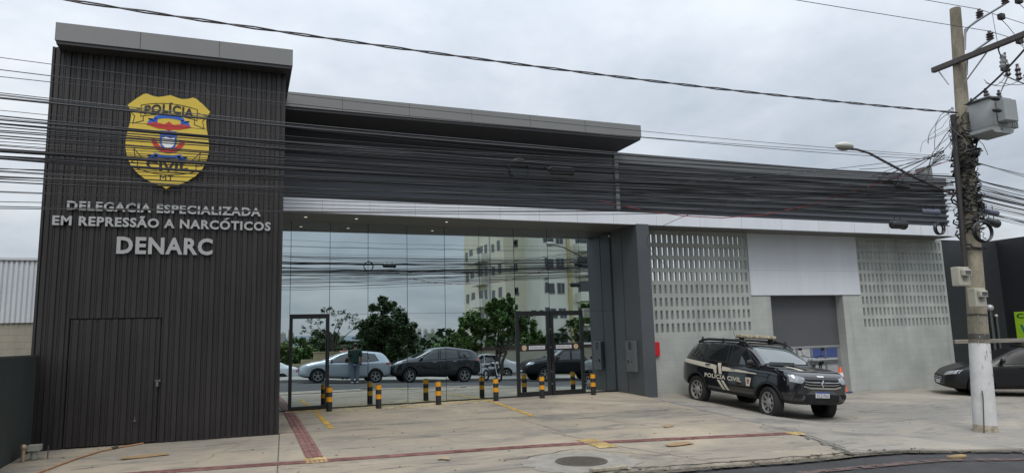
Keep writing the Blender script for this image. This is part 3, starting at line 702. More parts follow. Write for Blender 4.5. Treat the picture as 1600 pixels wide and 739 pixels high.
def bowribbon(x0, x1, zl, bow, th, tail):
    n = 12; top = [(x0+(x1-x0)*i/n, zl+bow*(1-(2*i/n-1)**2)+th) for i in range(n+1)]; bot = [(x, z-th) for x, z in top]
    q = [[top[i], top[i+1], bot[i+1], bot[i]] for i in range(n)]
    q += [[(x0-tail, zl-.03+th), (x0+.08, zl-.02+th), (x0+.08, zl-.03), (x0-tail, zl-.045), (x0-tail*.6, zl+th*.3)], [(x1+tail, zl-.03+th), (x1-.08, zl-.02+th), (x1-.08, zl-.03), (x1+tail, zl-.045), (x1+tail*.6, zl+th*.3)]]
    return q
flat2d('blue_ribbon', bowribbon(-.36, .36, .722, .026, .036, .16), M_BBLU, .055)
flat2d('blue_ribbon', bowribbon(-.32, .32, .335, -.022, .036, .18), M_BBLU, .055)
flat2d('eagle', [[(-.56, .668), (-.36, .695), (-.1, .68), (0, .712), (.1, .68), (.36, .695), (.56, .668), (.40, .650), (.24, .632), (.1, .632), (0, .612), (-.1, .632), (-.24, .632), (-.40, .650)]], M_BRED, .057)
flat2d('arms_shield', [[(-.20, .61), (.20, .61), (.205, .50), (.17, .445), (.08, .41), (0, .40), (-.08, .41), (-.17, .445), (-.205, .50)]], M_BBLU, .056)
flat2d('arms_field', [[(-.15, .53), (-.06, .545), (.05, .53), (.15, .54), (.15, .47), (.08, .435), (-.06, .43), (-.15, .465)]], M_BWHT, .058)
def ringribbon(a0, a1, r0, r1, cx, cz, n=14):
    P = [(cx+r*math.cos(a)*1.0, cz+r*math.sin(a)*BW/BH) for r in (r0, r1) for a in [a0+(a1-a0)*i/n for i in range(n+1)]]
    return [[P[i], P[i+1], P[n+2+i], P[n+1+i]] for i in range(n)]
flat2d('red_ribbon', ringribbon(R(185), R(355), .30, .41, 0, .535), M_BRED, .059)
v, f = text_flat('· · · · · · · · ·', .02); g = MB(); W = v[:, 0].max()
g.add([BP((p[0]/W*2-1)*.26, .405-.03*(1-((p[0]/W*2-1))**2)+p[1]*.01, .061) for p in v], f); g.build('ribbon_dots', M_BWHT, bd, recalc=False)
# ---------------------------------------------------------------- vehicles
M_TYRE = M('tyre_rubber', (.018, .018, .018), .85, vary=.2)
M_ARCH = M('wheel_well', (.008, .008, .008), .9, vary=0)
M_PLAST = M('black_plastic', (.022, .022, .023), .6, vary=.1)
M_CHROME = M('chrome', (.62, .62, .63), .12, 1, vary=0)
M_RIMS = M('silver_rim', (.48, .48, .47), .35, .6, vary=.06)
M_HEAD = M('headlight_lens', (.36, .38, .40), .12, .3, vary=.25, vs_=18, coat=1)
M_TAIL = M('tail_lens', (.35, .01, .012), .12, 0, vary=0, coat=1)
M_PLATEW = M('plate_white', (.66, .67, .68), .45, vary=0); M_PLATEB = M('plate_blue', (.02, .05, .30), .45, vary=0)
def lerp_keys(keys, x):
    a = np.array(keys); return np.interp(x, a[:, 0], a[:, 1])
def car_body(P):
    xs = P['xs']; vs = []; fs = []
    for x in xs:
        zt, zb, zl = lerp_keys(P['top'], x), lerp_keys(P['bot'], x), lerp_keys(P['belt'], x)
        w_, rw = lerp_keys(P['hw'], x), lerp_keys(P['rw'], x)
        zl = min(zl, zt-.012); h = zl-zb; g_ = zt-zl
        half = [(0, zb), (.80*w_, zb), (.955*w_, zb+.05), (w_, zb+.22*h), (1.0*w_, zb+.55*h), (.992*w_, zb+.80*h), (.978*w_, zb+.93*h), (.945*w_, zl),
                (.945*w_+(rw-.945*w_)*.45, zl+.48*g_), (rw+(.945*w_-rw)*.10, zl+.86*g_), (.90*rw, zl+.965*g_), (.5*rw, zt-.004), (0, zt)]
        n = len(half); ring = half+[(-y, z) for y, z in half[-2:0:-1]]; vs += [(x, y, z) for y, z in ring]
    m_ = 2*n-2; k = len(xs)
    for i in range(k-1):
        for j in range(m_): fs.append((i*m_+j, i*m_+(j+1) % m_, (i+1)*m_+(j+1) % m_, (i+1)*m_+j))
    for o, rev in ((0, 1), ((k-1)*m_, 0)):
        for j in range(n-1):
            a, b, c, d = o+j, o+j+1, o+(m_-j-1) % m_, o+(m_-j) % m_
            q = [a, b, c, d] if j not in (0, n-2) else ([a, b, c] if j == 0 else [a, b, d])
            fs.append(tuple(q[::-1] if rev else q))
    me = bpy.data.meshes.new('b'); me.from_pydata(vs, [], fs)
    ob = bpy.data.objects.new('b', me); COL.objects.link(ob)
    sb = ob.modifiers.new('s', 'SUBSURF'); sb.levels = 2; sb.render_levels = 2
    cut = MB()
    for xa, ra in P['arches']:
        for sgn in (-1, 1): cut.cyl((xa, sgn*.52, P['axle_z']), (xa, sgn*1.3, P['axle_z']), ra, n=40)
        cut.box(xa-ra*.94, xa+ra*.94, -1.3, -.52, -.3, P['axle_z']-.02); cut.box(xa-ra*.94, xa+ra*.94, .52, 1.3, -.3, P['axle_z']-.02)
    # separate cutters so that each is a clean solid
    cobs = []
    for xa, ra in P['arches']:
        for sgn in (-1, 1):
            c = MB(); n2 = 36; prof = [(xa+ra*math.cos(math.pi*i/n2), P['axle_z']+ra*math.sin(math.pi*i/n2)) for i in range(n2+1)]+[(xa-ra, -.3), (xa+ra, -.3)]
            c.prism(prof, lambda a, b: (a, sgn*.50, b), lambda a, b: (a, sgn*1.4, b))
            co = c.build('c', M_ARCH, loc=(0, 0, 0)); cobs.append(co)
            bo = ob.modifiers.new('x', 'BOOLEAN'); bo.operation = 'DIFFERENCE'; bo.solver = 'EXACT'; bo.object = co
    dg = bpy.context.evaluated_depsgraph_get(); dg.update()
    res = bpy.data.meshes.new_from_object(ob.evaluated_get(dg))
    for co in cobs: md = co.data; bpy.data.objects.remove(co); bpy.data.meshes.remove(md)
    bpy.data.objects.remove(ob)
    res.name = 'body'; res.materials.clear()
    for m_ in (P['paint'], M_ARCH, M_PLAST): res.materials.append(m_)
    for p in res.polygons:
        c = p.center; mi = 0
        for xa, ra in P['arches']:
            if math.hypot(c.x-xa, c.z-P['axle_z']) < ra+.004 and abs(c.y) > .4 or (abs(c.x-xa) < ra+.003 and c.z < P['axle_z'] and .4 < abs(c.y)): mi = 1
        if mi == 0 and (c.z < P.get('sill', .0) or (p.normal.z < -.7 and c.z < .6)): mi = 2
        p.material_index = mi
    res.polygons.foreach_set('use_smooth', [True]*len(res.polygons)); res.set_sharp_from_angle(angle=R(38))
    return res
M_SEAL = M('rubber_seal', (.02, .02, .021), .8, vary=0)
class Car:
    def __init__(s, P, name, label, cat, loc, yaw, pitch=0., roll=0., group=None, scale=1.):
        s.P = P; s.root = thing(name, label, cat, loc, group)
        s.root.rotation_euler = (roll, -pitch, yaw); s.root.scale = (scale,)*3
        me = car_body(P); s.body = bpy.data.objects.new('body', me); COL.objects.link(s.body); s.body.parent = s.root
        bm = bmesh.new(); bm.from_mesh(me); s.bvh = BVHTree.FromBMesh(bm); bm.free()
    def part(s, mb, name, mat_, parent=None, smooth=None, recalc=False): return mb.build(name, mat_, parent or s.root, world=False, smooth=smooth, recalc=recalc)
    def cast(s, o, d, off):
        h = s.bvh.ray_cast(Vector(o), Vector(d))
        if h[0] is None: return None
        return h[0]-Vector(d)*off
    def patch(s, name, mat_, grid, d, off=.004, parent=None, smooth=50, mb=None):
        mb = mb or MB(); n = len(grid[0]); pts = [[s.cast(p, d, off) for p in row] for row in grid]; ids = {}
        for i, row in enumerate(pts):
            for j, p in enumerate(row):
                if p is not None: ids[i, j] = len(mb.v); mb.v.append(tuple(p))
        dv = Vector(d)
        for i in range(len(pts)-1):
            for j in range(n-1):
                k = [(i, j), (i+1, j), (i+1, j+1), (i, j+1)]
                if all(q in ids for q in k):
                    dp = [pts[a][b].dot(dv) for a, b in k]
                    if max(dp)-min(dp) < .16: mb.f.append(tuple(ids[q] for q in k)); mb.mi.append(mb.k)
        return s.part(mb, name, mat_, parent, smooth) if name else mb
    def side(s, name, mat_, sg, lo, hi, nx_=14, nz_=5, off=.004, parent=None, mb=None):
        """panel on the side between curves lo and hi, lists of (x,z)"""
        x0 = max(lo[0][0], hi[0][0]); x1 = min(lo[-1][0], hi[-1][0])
        x0 = min(lo[0][0], hi[0][0]); x1 = max(lo[-1][0], hi[-1][0])
        grid = []
        for i in range(nx_+1):
            x = x0+(x1-x0)*i/nx_; a = lerp_keys(lo, x); b = max(a+.001, lerp_keys(hi, x))
            grid.append([(x, sg*3, a+(b-a)*j/nz_) for j in range(nz_+1)])
        return s.patch(name, mat_, grid, (0, -sg, 0), off, parent, mb=mb)
    def poly_side(s, name, mat_, sg, poly, off=.004, parent=None, nt_=6, ns=6):
        """four-sided panel given by corners (x,z): bottom-rear, bottom-front, top-front, top-rear"""
        (ax, az), (bx, bz), (cx, cz), (dx, dz) = poly; grid = []
        for i in range(ns+1):
            u = i/ns; grid.append([(((1-v)*((1-u)*ax+u*bx)+v*((1-u)*dx+u*cx)), sg*3, (1-v)*((1-u)*az+u*bz)+v*((1-u)*dz+u*cz)) for v in [j/nt_ for j in range(nt_+1)]])
        return s.patch(name, mat_, grid, (0, -sg, 0), off, parent)
    def front(s, name, mat_, ylo, yhi, zlo, zhi, ny=10, nz_=4, off=.004, sgn=1, parent=None, mb=None):
        f = lambda k, y: k(y) if callable(k) else k
        grid = []
        for i in range(ny+1):
            y = ylo+(yhi-ylo)*i/ny; a, b = f(zlo, y), f(zhi, y)
            grid.append([(sgn*5, y, a+(b-a)*j/nz_) for j in range(nz_+1)])
        return s.patch(name, mat_, grid, (-sgn, 0, 0), off, parent, mb=mb)
    def top(s, name, mat_, x0, x1, y0f, y1f, nx_=8, ny=10, off=.004, parent=None):
        grid = []
        for i in range(nx_+1):
            x = x0+(x1-x0)*i/nx_; a, b = y0f(x), y1f(x); grid.append([(x, a+(b-a)*j/ny, 5) for j in range(ny+1)])
        return s.patch(name, mat_, grid, (0, 0, -1), off, parent)
    def text_side(s, name, mat_, sg, text, x0, z0, h, width, off=.006, bold=.03):
        v, f = text_flat(text, bold); W = v[:, 0].max(); mb = MB(); pts = []
        for p in v:
            t = p[0]/W*width; x = x0+t if sg > 0 else x0-t
            x = x0-t*1 if sg > 0 else x0+t
            q = s.cast((x, sg*3, z0+p[1]*h), (0, -sg, 0), off); pts.append(tuple(q) if q else (x, 0, z0))
        mb.add(pts, f); return s.part(mb, name, mat_)
    def wheel(s, x, y, r, wd, style, steer=0.):
        sg = 1 if y > 0 else -1
        w_ = MB(); h = wd/2; rr_ = r*.66
        w_.lathe((0, 0, 0), (0, sg, 0), [(rr_, -h*.8), (r*.88, -h), (r*.965, -h*.85), (r, -h*.55), (r, h*.55), (r*.965, h*.85), (r*.88, h), (rr_, h*.85), (rr_*.98, 0)], 36, closed=True)
        o = s.part(w_, 'wheel', M_TYRE, smooth=40, recalc=True); o.location = (x, y, r+s.P.get('wz', 0)); o.rotation_euler = (0, 0, steer)
        rim = MB(); rim.lathe((0, 0, 0), (0, sg, 0), [(rr_, h*.86), (rr_*.93, h*.86), (rr_*.90, h*.45), (rr_*.9, -h*.6)], 36)
        dk = MB(); dk.lathe((0, 0, 0), (0, sg, 0), [(rr_*.92, h*.12), (rr_*.92, h*.14)], 30)
        rim = MB(); rim.lathe((0, 0, 0), (0, sg, 0), [(rr_*1.0, h*.80), (rr_*.98, h*.90), (rr_*.91, h*.86), (rr_*.88, h*.35)], 36, closed=True)
        if style == 'steel':
            n_ = 12
            rim.lathe((0, 0, 0), (0, sg, 0), [(rr_*.46, h*.60), (rr_*.40, h*.74), (rr_*.25, h*.76), (rr_*.2, h*.85), (.02, h*.88)], 30)
            for i in range(8):
                a = i*math.pi/4; c, s_ = math.cos(a), math.sin(a)
                rim.obox((c*rr_*.70, sg*h*.60, s_*rr_*.70), (c*rr_*.24, 0, s_*rr_*.24), (-s_*rr_*.10, 0, c*rr_*.10), (0, h*.09, 0))
        else:
            rim.lathe((0, 0, 0), (0, sg, 0), [(rr_*.24, h*.45), (rr_*.22, h*.78), (.02, h*.80)], 20)
            for i in range(5):
                for da in (-.16, .16):
                    a = i*2*math.pi/5+.3; c, s_ = math.cos(a+da), math.sin(a+da); c0, s0 = math.cos(a), math.sin(a)
                    p0 = Vector((c0*rr_*.18, sg*h*.70, s0*rr_*.18)); p1 = Vector((c*rr_*.90, sg*h*.74, s_*rr_*.90)); mid = (p0+p1)/2; ax = (p1-p0)/2; tr = ax.cross(Vector((0, 1, 0))).normalized()*rr_*.055
                    rim.obox(mid, ax, tr, (0, h*.10, 0))
        s.part(rim, 'rim', P_RIM.get(style, M_RIMS), o, smooth=35, recalc=True); s.part(dk, 'brake_disc', M_ARCH, o, recalc=True)
        return o
P_RIM = {'steel': M('painted_steel_rim', (.33, .32, .30), .45, .3, vary=.15, vs_=20), 'alloy': M_RIMS, 'bronze': M('dull_alloy', (.20, .17, .13), .4, .5, vary=.15, vs_=20)}
def fit_out(c, spec):
    P = c.P
    for xa in (P['fx'], P['rx']):
        for sg in (1, -1): c.wheel(xa, sg*P['track'], P['wr'], P['ww'], spec.get('rim', 'alloy'), spec.get('steer', 0) if xa == P['fx'] else 0)
    gl = spec.get('glass', M_CARGLASS)
    ws = spec['ws']; c.top('windscreen', spec.get('screen', M_SCREEN), ws[0], ws[1], lambda x: -float(lerp_keys(ws[2], x)), lambda x: float(lerp_keys(ws[2], x)), 10, 12)
    if 'rw' in spec:
        r_ = spec['rw']; c.front('rear_window', gl, -r_[0], r_[0], r_[1], r_[2], sgn=-1)
    for sg in (1, -1):
        for poly in spec['wins']:
            e_ = .028; (ax_, az_), (bx_, bz_), (cx_, cz_), (dx_, dz_) = poly
            tr_ = c.poly_side('window', M_SEAL, sg, [(ax_-e_, az_-e_), (bx_+e_*1.3, bz_-e_), (cx_+e_, cz_+e_*.8), (dx_-e_, dz_+e_*.8)], .003)
            c.poly_side('window_glass', gl, sg, poly, .0065, tr_)
        for x, z in spec.get('handles', []):
            b = c.cast((x, sg*3, z), (0, -sg, 0), .0); mb = MB(); mb.bbox(x-.09, x+.09, b.y-.005, b.y+.03 if sg > 0 else b.y+.005, z-.014, z+.014, .006) if sg > 0 else mb.bbox(x-.09, x+.09, b.y-.03, b.y+.005, z-.014, z+.014, .006)
            c.part(mb, 'door_handle', spec.get('handle_mat', P['paint']), recalc=True)
        mb = MB()
        for lo, hi, x in spec['seams']: c.side(None, None, sg, [(x-.004, lo), (x+.004, lo)], [(x-.004, hi), (x+.004, hi)], 1, 10, .0025, mb=mb)
        for pts in spec.get('hseams', []): c.side(None, None, sg, pts, [(x, z+.008) for x, z in pts], 14, 1, .0025, mb=mb)
        c.part(mb, 'door_seams', M_ARCH)
        mx, mz = spec['mirror']; b = c.cast((mx, sg*3, mz), (0, -sg, 0), 0); y = b.y if b else sg*.8
        mb = MB(); mb.ball((mx, y+sg*.15, mz+.03), .065, .10, .072, 8); mb.obox((mx+.01, y+sg*.04, mz-.01), (.03, 0, 0), (0, .07, 0), (0, 0, .018))
        c.part(mb, 'mirror', spec.get('mirror_mat', P['paint']), smooth=50, recalc=True)
        if 'side_tail' in spec: c.poly_side('tail_light', M_TAIL, sg, spec['side_tail'], .006)
        if 'arch_trim' in spec:
            for xa, ra in P['arches']:
                mb = MB(); grid = []
                for i in range(29):
                    a = R(-8)+R(196)*i/28; grid.append([(xa+r2*math.cos(a), sg*3, P['axle_z']+r2*math.sin(a)) for r2 in (ra+.002, ra+.03, ra+spec['arch_trim'])])
                c.patch('arch_trim', M_PLAST, grid, (0, -sg, 0), .012)
        for nm, y0, y1, zl, zh in spec.get('heads', []):
            a, b = (y0, y1) if sg > 0 else (-y1, -y0)
            c.front(nm, M_HEAD, a, b, (lambda y: float(lerp_keys(zl, abs(y)))), (lambda y: float(lerp_keys(zh, abs(y)))), 8, 4, .006)
        for y0, y1, z0, z1 in spec.get('tails', []):
            a, b = (y0, y1) if sg > 0 else (-y1, -y0)
            c.front('tail_light', M_TAIL, a, b, z0, z1, 6, 4, .006, -1)
    if 'grille' in spec:
        y, zl, zh = spec['grille']; gr = c.front('grille', M_ARCH, -y, y, zl, zh, 16, 6, .005)
        mb = MB()
        for t in spec.get('bars', (.25, .5, .75)):
            c.front(None, None, -y*.97, y*.97, (lambda q: (zl(q) if callable(zl) else zl)*(1-t)+(zh(q) if callable(zh) else zh)*t-.011), (lambda q: (zl(q) if callable(zl) else zl)*(1-t)+(zh(q) if callable(zh) else zh)*t+.011), 16, 1, .012, mb=mb)
        c.part(mb, 'grille_bars', spec.get('bar_mat', M_CHROME), gr)
    if 'bumper' in spec:
        for args in spec['bumper']: c.front('bumper_trim', args[4] if len(args) > 4 else M_PLAST, -args[0], args[0], args[1], args[2], 16, 4, args[3])
    for sgn, z in spec.get('plates', []):
        h = c.cast((sgn*5, 0, z), (-sgn, 0, 0), .012)
        mb = MB(); mb.box(h.x-.006, h.x+.006, -.2, .2, z-.065, z+.065); pl = c.part(mb, 'number_plate', M_PLATEW, recalc=True)
        mb = MB(); xx = h.x+sgn*.007; mb.add([(xx, -.2, z+.035), (xx, .2, z+.035), (xx, .2, z+.065), (xx, -.2, z+.065)], [(0, 1, 2, 3)]); c.part(mb, 'plate_band', M_PLATEB, pl)
        if spec.get('plate_text'):
            v, f = text_flat(spec['plate_text'], .02); W = v[:, 0].max(); mb = MB(); mb.add([(xx, sgn*(p[0]/W-.5)*.34, z-.05+p[1]*.07) for p in v], f); c.part(mb, 'plate_lettering', M('plate_ink', (.06, .07, .12), .5, vary=0), pl)

M_BLACKP = M('black_car_paint', (.008, .009, .012), .12, 0, .0, spec=.6, coat=1)
# --- patrol SUV
def suv_profile(paint):
    return dict(paint=paint, xs=[-2.15, -2.12, -2.05, -1.95, -1.8, -1.6, -1.35, -1.1, -.8, -.4, 0, .3, .5, .68, .86, 1.02, 1.14, 1.3, 1.5, 1.7, 1.88, 2.0, 2.09, 2.14, 2.16],
        top=[(-2.15, .98), (-2.12, 1.10), (-2.05, 1.22), (-1.95, 1.36), (-1.8, 1.52), (-1.6, 1.585), (-1.1, 1.62), (-.4, 1.645), (.1, 1.635), (.3, 1.60), (.5, 1.51), (.86, 1.285), (1.02, 1.165), (1.14, 1.135), (1.5, 1.115), (1.8, 1.09), (1.95, 1.06), (2.05, 1.01), (2.12, .95), (2.16, .84)],
        belt=[(-2.15, .92), (-2.0, 1.08), (-1.6, 1.10), (-.5, 1.085), (.6, 1.05), (1.1, 1.04), (1.5, 1.05), (1.9, 1.0), (2.1, .92), (2.16, .80)],
        bot=[(-2.15, .50), (-2.05, .38), (-1.7, .32), (-1.0, .27), (1.0, .27), (1.7, .29), (2.05, .30), (2.16, .40)],
        hw=[(-2.15, .70), (-2.12, .77), (-2.0, .845), (-1.8, .885), (-1.3, .90), (1.3, .90), (1.7, .89), (1.9, .87), (2.02, .83), (2.1, .77), (2.16, .68)],
        rw=[(-2.15, .60), (-1.9, .62), (-1.5, .64), (-.4, .665), (.3, .66), (.86, .70), (1.14, .76), (1.5, .79), (1.9, .76), (2.16, .60)],
        arches=[(1.335, .405), (-1.338, .405)], axle_z=.345, fx=1.335, rx=-1.338, track=.78, wr=.365, ww=.235, sill=.36)
P = suv_profile(M_BLACKP)
sq = lambda x: 1.42+(x-1.42)*.87 if x > 1.42 else x          # short nose
P['xs'] = [sq(x) for x in P['xs']]
for k_ in ('top', 'belt', 'bot', 'hw', 'rw'): P[k_] = [(sq(x), v) for x, v in P[k_]]
P['wz'] = -.065; P['axle_z'] = .305; P['arches'] = [(1.335, .42), (-1.338, .42)]; P['sill'] = .42
P['bot'] = [(x, v+.03) for x, v in P['bot']]
# pose measured on the ramp
yaw, pit, rol = R(-89.6), R(-3.0), R(-4.3)
fw = Vector((math.cos(yaw)*math.cos(pit), math.sin(yaw)*math.cos(pit), math.sin(pit)))
ax = Vector((11.69, -1.75, -.262)); ctr = ax+fw*(1.338*.967)
PC = Car(P, 'patrol_car', 'black police SUV with cream stripe and roof light bar parked nose down on the ramp', 'police car', ctr, yaw, pit, rol, scale=.967)
l0 = Vector((-math.sin(yaw), math.cos(yaw), 0)); u0 = fw.cross(l0); l2 = math.cos(rol)*l0+math.sin(rol)*u0; u2 = -math.sin(rol)*l0+math.cos(rol)*u0
PC.root.rotation_euler = Matrix((fw, l2, u2)).transposed().to_euler()
M_CREAM = M('cream_livery', (.62, .58, .47), .4, vary=.03); M_GREYB = M('grey_bumper', (.075, .078, .082), .5, vary=.1)
fit_out(PC, dict(rim='steel', steer=R(-9), ws=(.44, 1.02, [(.44, .56), (.7, .62), (1.02, .70)]), rw=(.52, 1.18, 1.48),
    wins=[[(-1.66, 1.19), (-1.17, 1.13), (-1.17, 1.50), (-1.52, 1.47)], [(-1.06, 1.13), (-.20, 1.105), (-.24, 1.515), (-1.05, 1.505)], [(-.06, 1.10), (.80, 1.075), (.36, 1.47), (-.10, 1.52)]],
    handles=[(-.86, .99), (.12, .975)], seams=[(.40, 1.09, -.13), (.36, 1.08, .92), (.62, 1.10, -1.06)], hseams=[[(-.9, .385), (.92, .375)]], mirror=(.80, 1.13), mirror_mat=M_PLAST, arch_trim=.055,
    heads=[('headlight', .50, .86, [(.50, .86), (.60, .80), (.86, .845)], [(.50, .935), (.70, .985), (.86, .985)])],
    tails=[(.62, .84, .80, 1.10)], grille=(.52, lambda y: .72+.25*max(0, abs(y)-.36), .905), bars=(.33, .66),
    bumper=[(.80, lambda y: .40+.12*abs(y), lambda y: .66-.55*max(0, abs(y)-.30)**1.1, .008, M_GREYB), (.50, .42, .575, .012, M_ARCH)], plates=[(1, .57), (-1, .95)], plate_text='SCJ1F62'))
lp = lambda y: .695+.22*max(0, abs(y)-.36)
PC.front('grille_trim', M_CHROME, -.54, .54, lp, lambda y: lp(y)+.035, 18, 1, .016)
h = PC.cast((5, 0, .815), (-1, 0, 0), .03); g = MB(); dz, dy = .095, .062
o_ = [(0, dz), (dy, 0), (0, -dz), (-dy, 0)]; i_ = [(0, dz*.48), (dy*.42, 0), (0, -dz*.48), (-dy*.42, 0)]
for k in range(4):
    a, b = o_[k], o_[(k+1) % 4]; c, d = i_[k], i_[(k+1) % 4]
    g.add([(h.x, a[0], .815+a[1]), (h.x, b[0], .815+b[1]), (h.x+.015, d[0], .815+d[1]), (h.x+.015, c[0], .815+c[1])], [(0, 1, 2, 3)])
PC.part(g, 'front_emblem', M_CHROME)
for sg in (1, -1):
    PC.side('livery_stripe', M_CREAM, sg, [(-2.02, .985), (-1.2, .925), (-.62, .885)], [(-2.02, 1.085), (-1.2, 1.04), (-.62, 1.005), (-.54, .99)], 16, 3, .005)
    PC.poly_side('livery_stripe', M_CREAM, sg, [(-.60, .80), (-.50, .79), (-.52, .99), (-.68, 1.0)], .0055)
    PC.poly_side('livery_stripe', M_CREAM, sg, [(-.40, .79), (-.29, .785), (-.36, 1.06), (-.49, 1.06)], .0055)
    PC.side('livery_stripe', M_CREAM, sg, [(-.27, .875), (.2, .895), (.95, .90)], [(-.30, .985), (.3, .955), (.95, .925)], 16, 3, .005)
    PC.poly_side('livery_stripe', M_CREAM, sg, [(-.25, .42), (-.15, .42), (-.38, .64), (-.48, .64)], .0055); PC.poly_side('livery_stripe', M_CREAM, sg, [(-.09, .42), (.01, .42), (-.22, .64), (-.32, .64)], .0055)
    PC.text_side('lettering', M_CREAM, sg, 'POLÍCIA CIVIL', -.98 if sg < 0 else .60, .665, .105, 1.42)
    db_ = PC.poly_side('door_badge', M_CREAM, sg, [(.62, .60), (.74, .60), (.78, .80), (.58, .80)], .0055); PC.poly_side('badge_centre', M('badge_maroon', (.34, .12, .10), .45, vary=.4, vs_=60), sg, [(.655, .65), (.705, .65), (.725, .76), (.635, .76)], .0075, db_)
    g = MB(); g.tube([(-1.66, sg*.60, 1.54), (-1.5, sg*.615, 1.60), (-1.2, sg*.625, 1.635), (0, sg*.64, 1.655), (.26, sg*.635, 1.62), (.50, sg*.63, 1.50)], [.024, .034, .034, .032, .03, .016], 8)
    for x in (-1.48, -.62, .25): g.cyl((x, sg*.62, 1.55), (x, sg*.62, 1.69), .022, n=8)
    PC.part(g, 'roof_rail', M_PLAST, smooth=50, recalc=True)
    PC.front('fog_light', M_ARCH, .56*1 if sg > 0 else -.76, .76 if sg > 0 else -.56, .49, .58, 6, 4, .013)
g = MB()
for i in range(8):
    y = -.49+i*.14; g.bbox(-.22, .0, y-.064, y+.064, 1.735, 1.815, .018)
lbp = PC.part(g, 'light_bar', M('amber_clear_lens', (.40, .33, .20), .15, vary=.3, vs_=9, coat=.6, c2=(.48, .43, .32)), smooth=40, recalc=True)
g = MB(); g.box(-.21, -.01, -.55, .55, 1.715, 1.737); g.box(-.16, -.06, -.50, -.42, 1.62, 1.72); g.box(-.16, -.06, .42, .50, 1.62, 1.72); g.box(-.14, -.08, -.63, .63, 1.675, 1.697); PC.part(g, 'bar_mount', M_PLAST, lbp, recalc=True)
g = MB(); g.tube([(-.75, -.1, 1.64), (-.92, -.1, 1.98)], [.008, .004], 6); g.tube([(-1.72, -.4, 1.54), (-1.76, -.4, 1.68)], .016, 6); PC.part(g, 'antenna', M_PLAST, recalc=True)
for y0, y1 in ((-.42, -.28), (-.06, .10)): PC.top('hood_marking', M_CREAM if y0 < -.2 else M('hood_grey', (.14, .13, .11), .4, vary=.3, vs_=12), 1.30, 1.82, lambda x: y0, lambda x: y1, 8, 2, .004)
for sg in (1, -1): PC.front('marking_strip', M_TXW, .05*sg-.05, .05*sg+.05, .955, .985, 2, 1, .006)
# dashboards glimpsed as wipers
g = MB(); g.tube([tuple(PC.cast((1.0, y, 5), (0, 0, -1), .012)) for y in (-.55, -.3, -.05, .2)], .008, 5); PC.part(g, 'wiper', M_ARCH, recalc=True)

# --- other cars: profiles
def hatch_profile(paint):
    return dict(paint=paint, xs=[-2.02, -1.98, -1.9, -1.75, -1.55, -1.3, -1.0, -.6, -.2, .1, .35, .6, .85, 1.05, 1.3, 1.55, 1.75, 1.88, 1.97, 2.02],
        top=[(-2.02, .80), (-1.98, .95), (-1.88, 1.08), (-1.72, 1.30), (-1.55, 1.39), (-1.0, 1.43), (-.4, 1.445), (0, 1.42), (.25, 1.34), (.85, 1.03), (1.05, .97), (1.5, .90), (1.8, .80), (1.95, .70), (2.02, .58)],
        belt=[(-2.02, .76), (-1.9, .95), (-1.4, .97), (0, .93), (.85, .90), (1.3, .86), (1.8, .74), (2.02, .54)],
        bot=[(-2.02, .42), (-1.9, .30), (-1, .21), (1.2, .20), (1.8, .22), (2.02, .32)],
        hw=[(-2.02, .62), (-1.9, .78), (-1.6, .85), (-.8, .87), (1.2, .87), (1.6, .84), (1.85, .74), (2.02, .54)],
        rw=[(-2.02, .5), (-1.7, .56), (-1.2, .60), (0, .615), (.85, .68), (1.2, .72), (1.7, .66), (2.02, .45)],
        arches=[(1.25, .36), (-1.29, .36)], axle_z=.315, fx=1.25, rx=-1.29, track=.76, wr=.315, ww=.2, sill=.25)
HATCH = dict(ws=(.12, .86, [(.12, .52), (.86, .64)]), rw=(.48, 1.0, 1.28), wins=[[(-.92, .985), (-.14, .965), (-.16, 1.345), (-.85, 1.33)], [(-1.42, 1.03), (-1.0, .99), (-.94, 1.31), (-1.2, 1.29)], [(-.04, .96), (.74, .93), (.14, 1.30), (-.06, 1.345)]],
    handles=[(-.72, .86), (.14, .83)], seams=[(.28, .94, -.09), (.28, .9, .78), (.5, .96, -.95)], hseams=[[(-.85, .30), (.78, .29)]], mirror=(.66, 1.0), heads=[('headlight', .42, .78, [(.42, .60), (.78, .68)], [(.42, .70), (.78, .80)])],
    tails=[(.5, .82, .82, .94)], side_tail=[(-1.96, .82), (-1.72, .86), (-1.76, .92), (-1.94, .93)], grille=(.40, .36, .60), bars=(.25, .5, .75), bumper=[(.62, .24, .33, .006)], plates=[(1, .42), (-1, .72)], plate_text='')
def suv2_profile(paint):
    return dict(paint=paint, xs=[-2.12, -2.08, -2.0, -1.88, -1.7, -1.45, -1.1, -.7, -.3, .05, .3, .55, .8, 1.0, 1.15, 1.4, 1.65, 1.85, 1.98, 2.08, 2.13],
        top=[(-2.12, .95), (-2.08, 1.08), (-1.98, 1.25), (-1.8, 1.47), (-1.6, 1.56), (-1.0, 1.61), (-.3, 1.63), (.1, 1.60), (.35, 1.52), (1.0, 1.16), (1.15, 1.11), (1.6, 1.05), (1.9, .96), (2.05, .84), (2.13, .70)],
        belt=[(-2.12, .90), (-1.95, 1.08), (-1.4, 1.10), (0, 1.05), (1.0, 1.01), (1.5, .98), (1.9, .88), (2.13, .66)],
        bot=[(-2.12, .48), (-2.0, .36), (-1, .26), (1.2, .26), (1.9, .28), (2.13, .38)],
        hw=[(-2.12, .68), (-2.0, .80), (-1.7, .87), (-1, .89), (1.3, .89), (1.7, .86), (1.95, .77), (2.13, .58)],
        rw=[(-2.12, .55), (-1.8, .60), (-1.2, .64), (0, .655), (1.0, .72), (1.3, .76), (1.8, .70), (2.13, .5)],
        arches=[(1.32, .395), (-1.27, .395)], axle_z=.34, fx=1.32, rx=-1.27, track=.78, wr=.34, ww=.22, sill=.34)
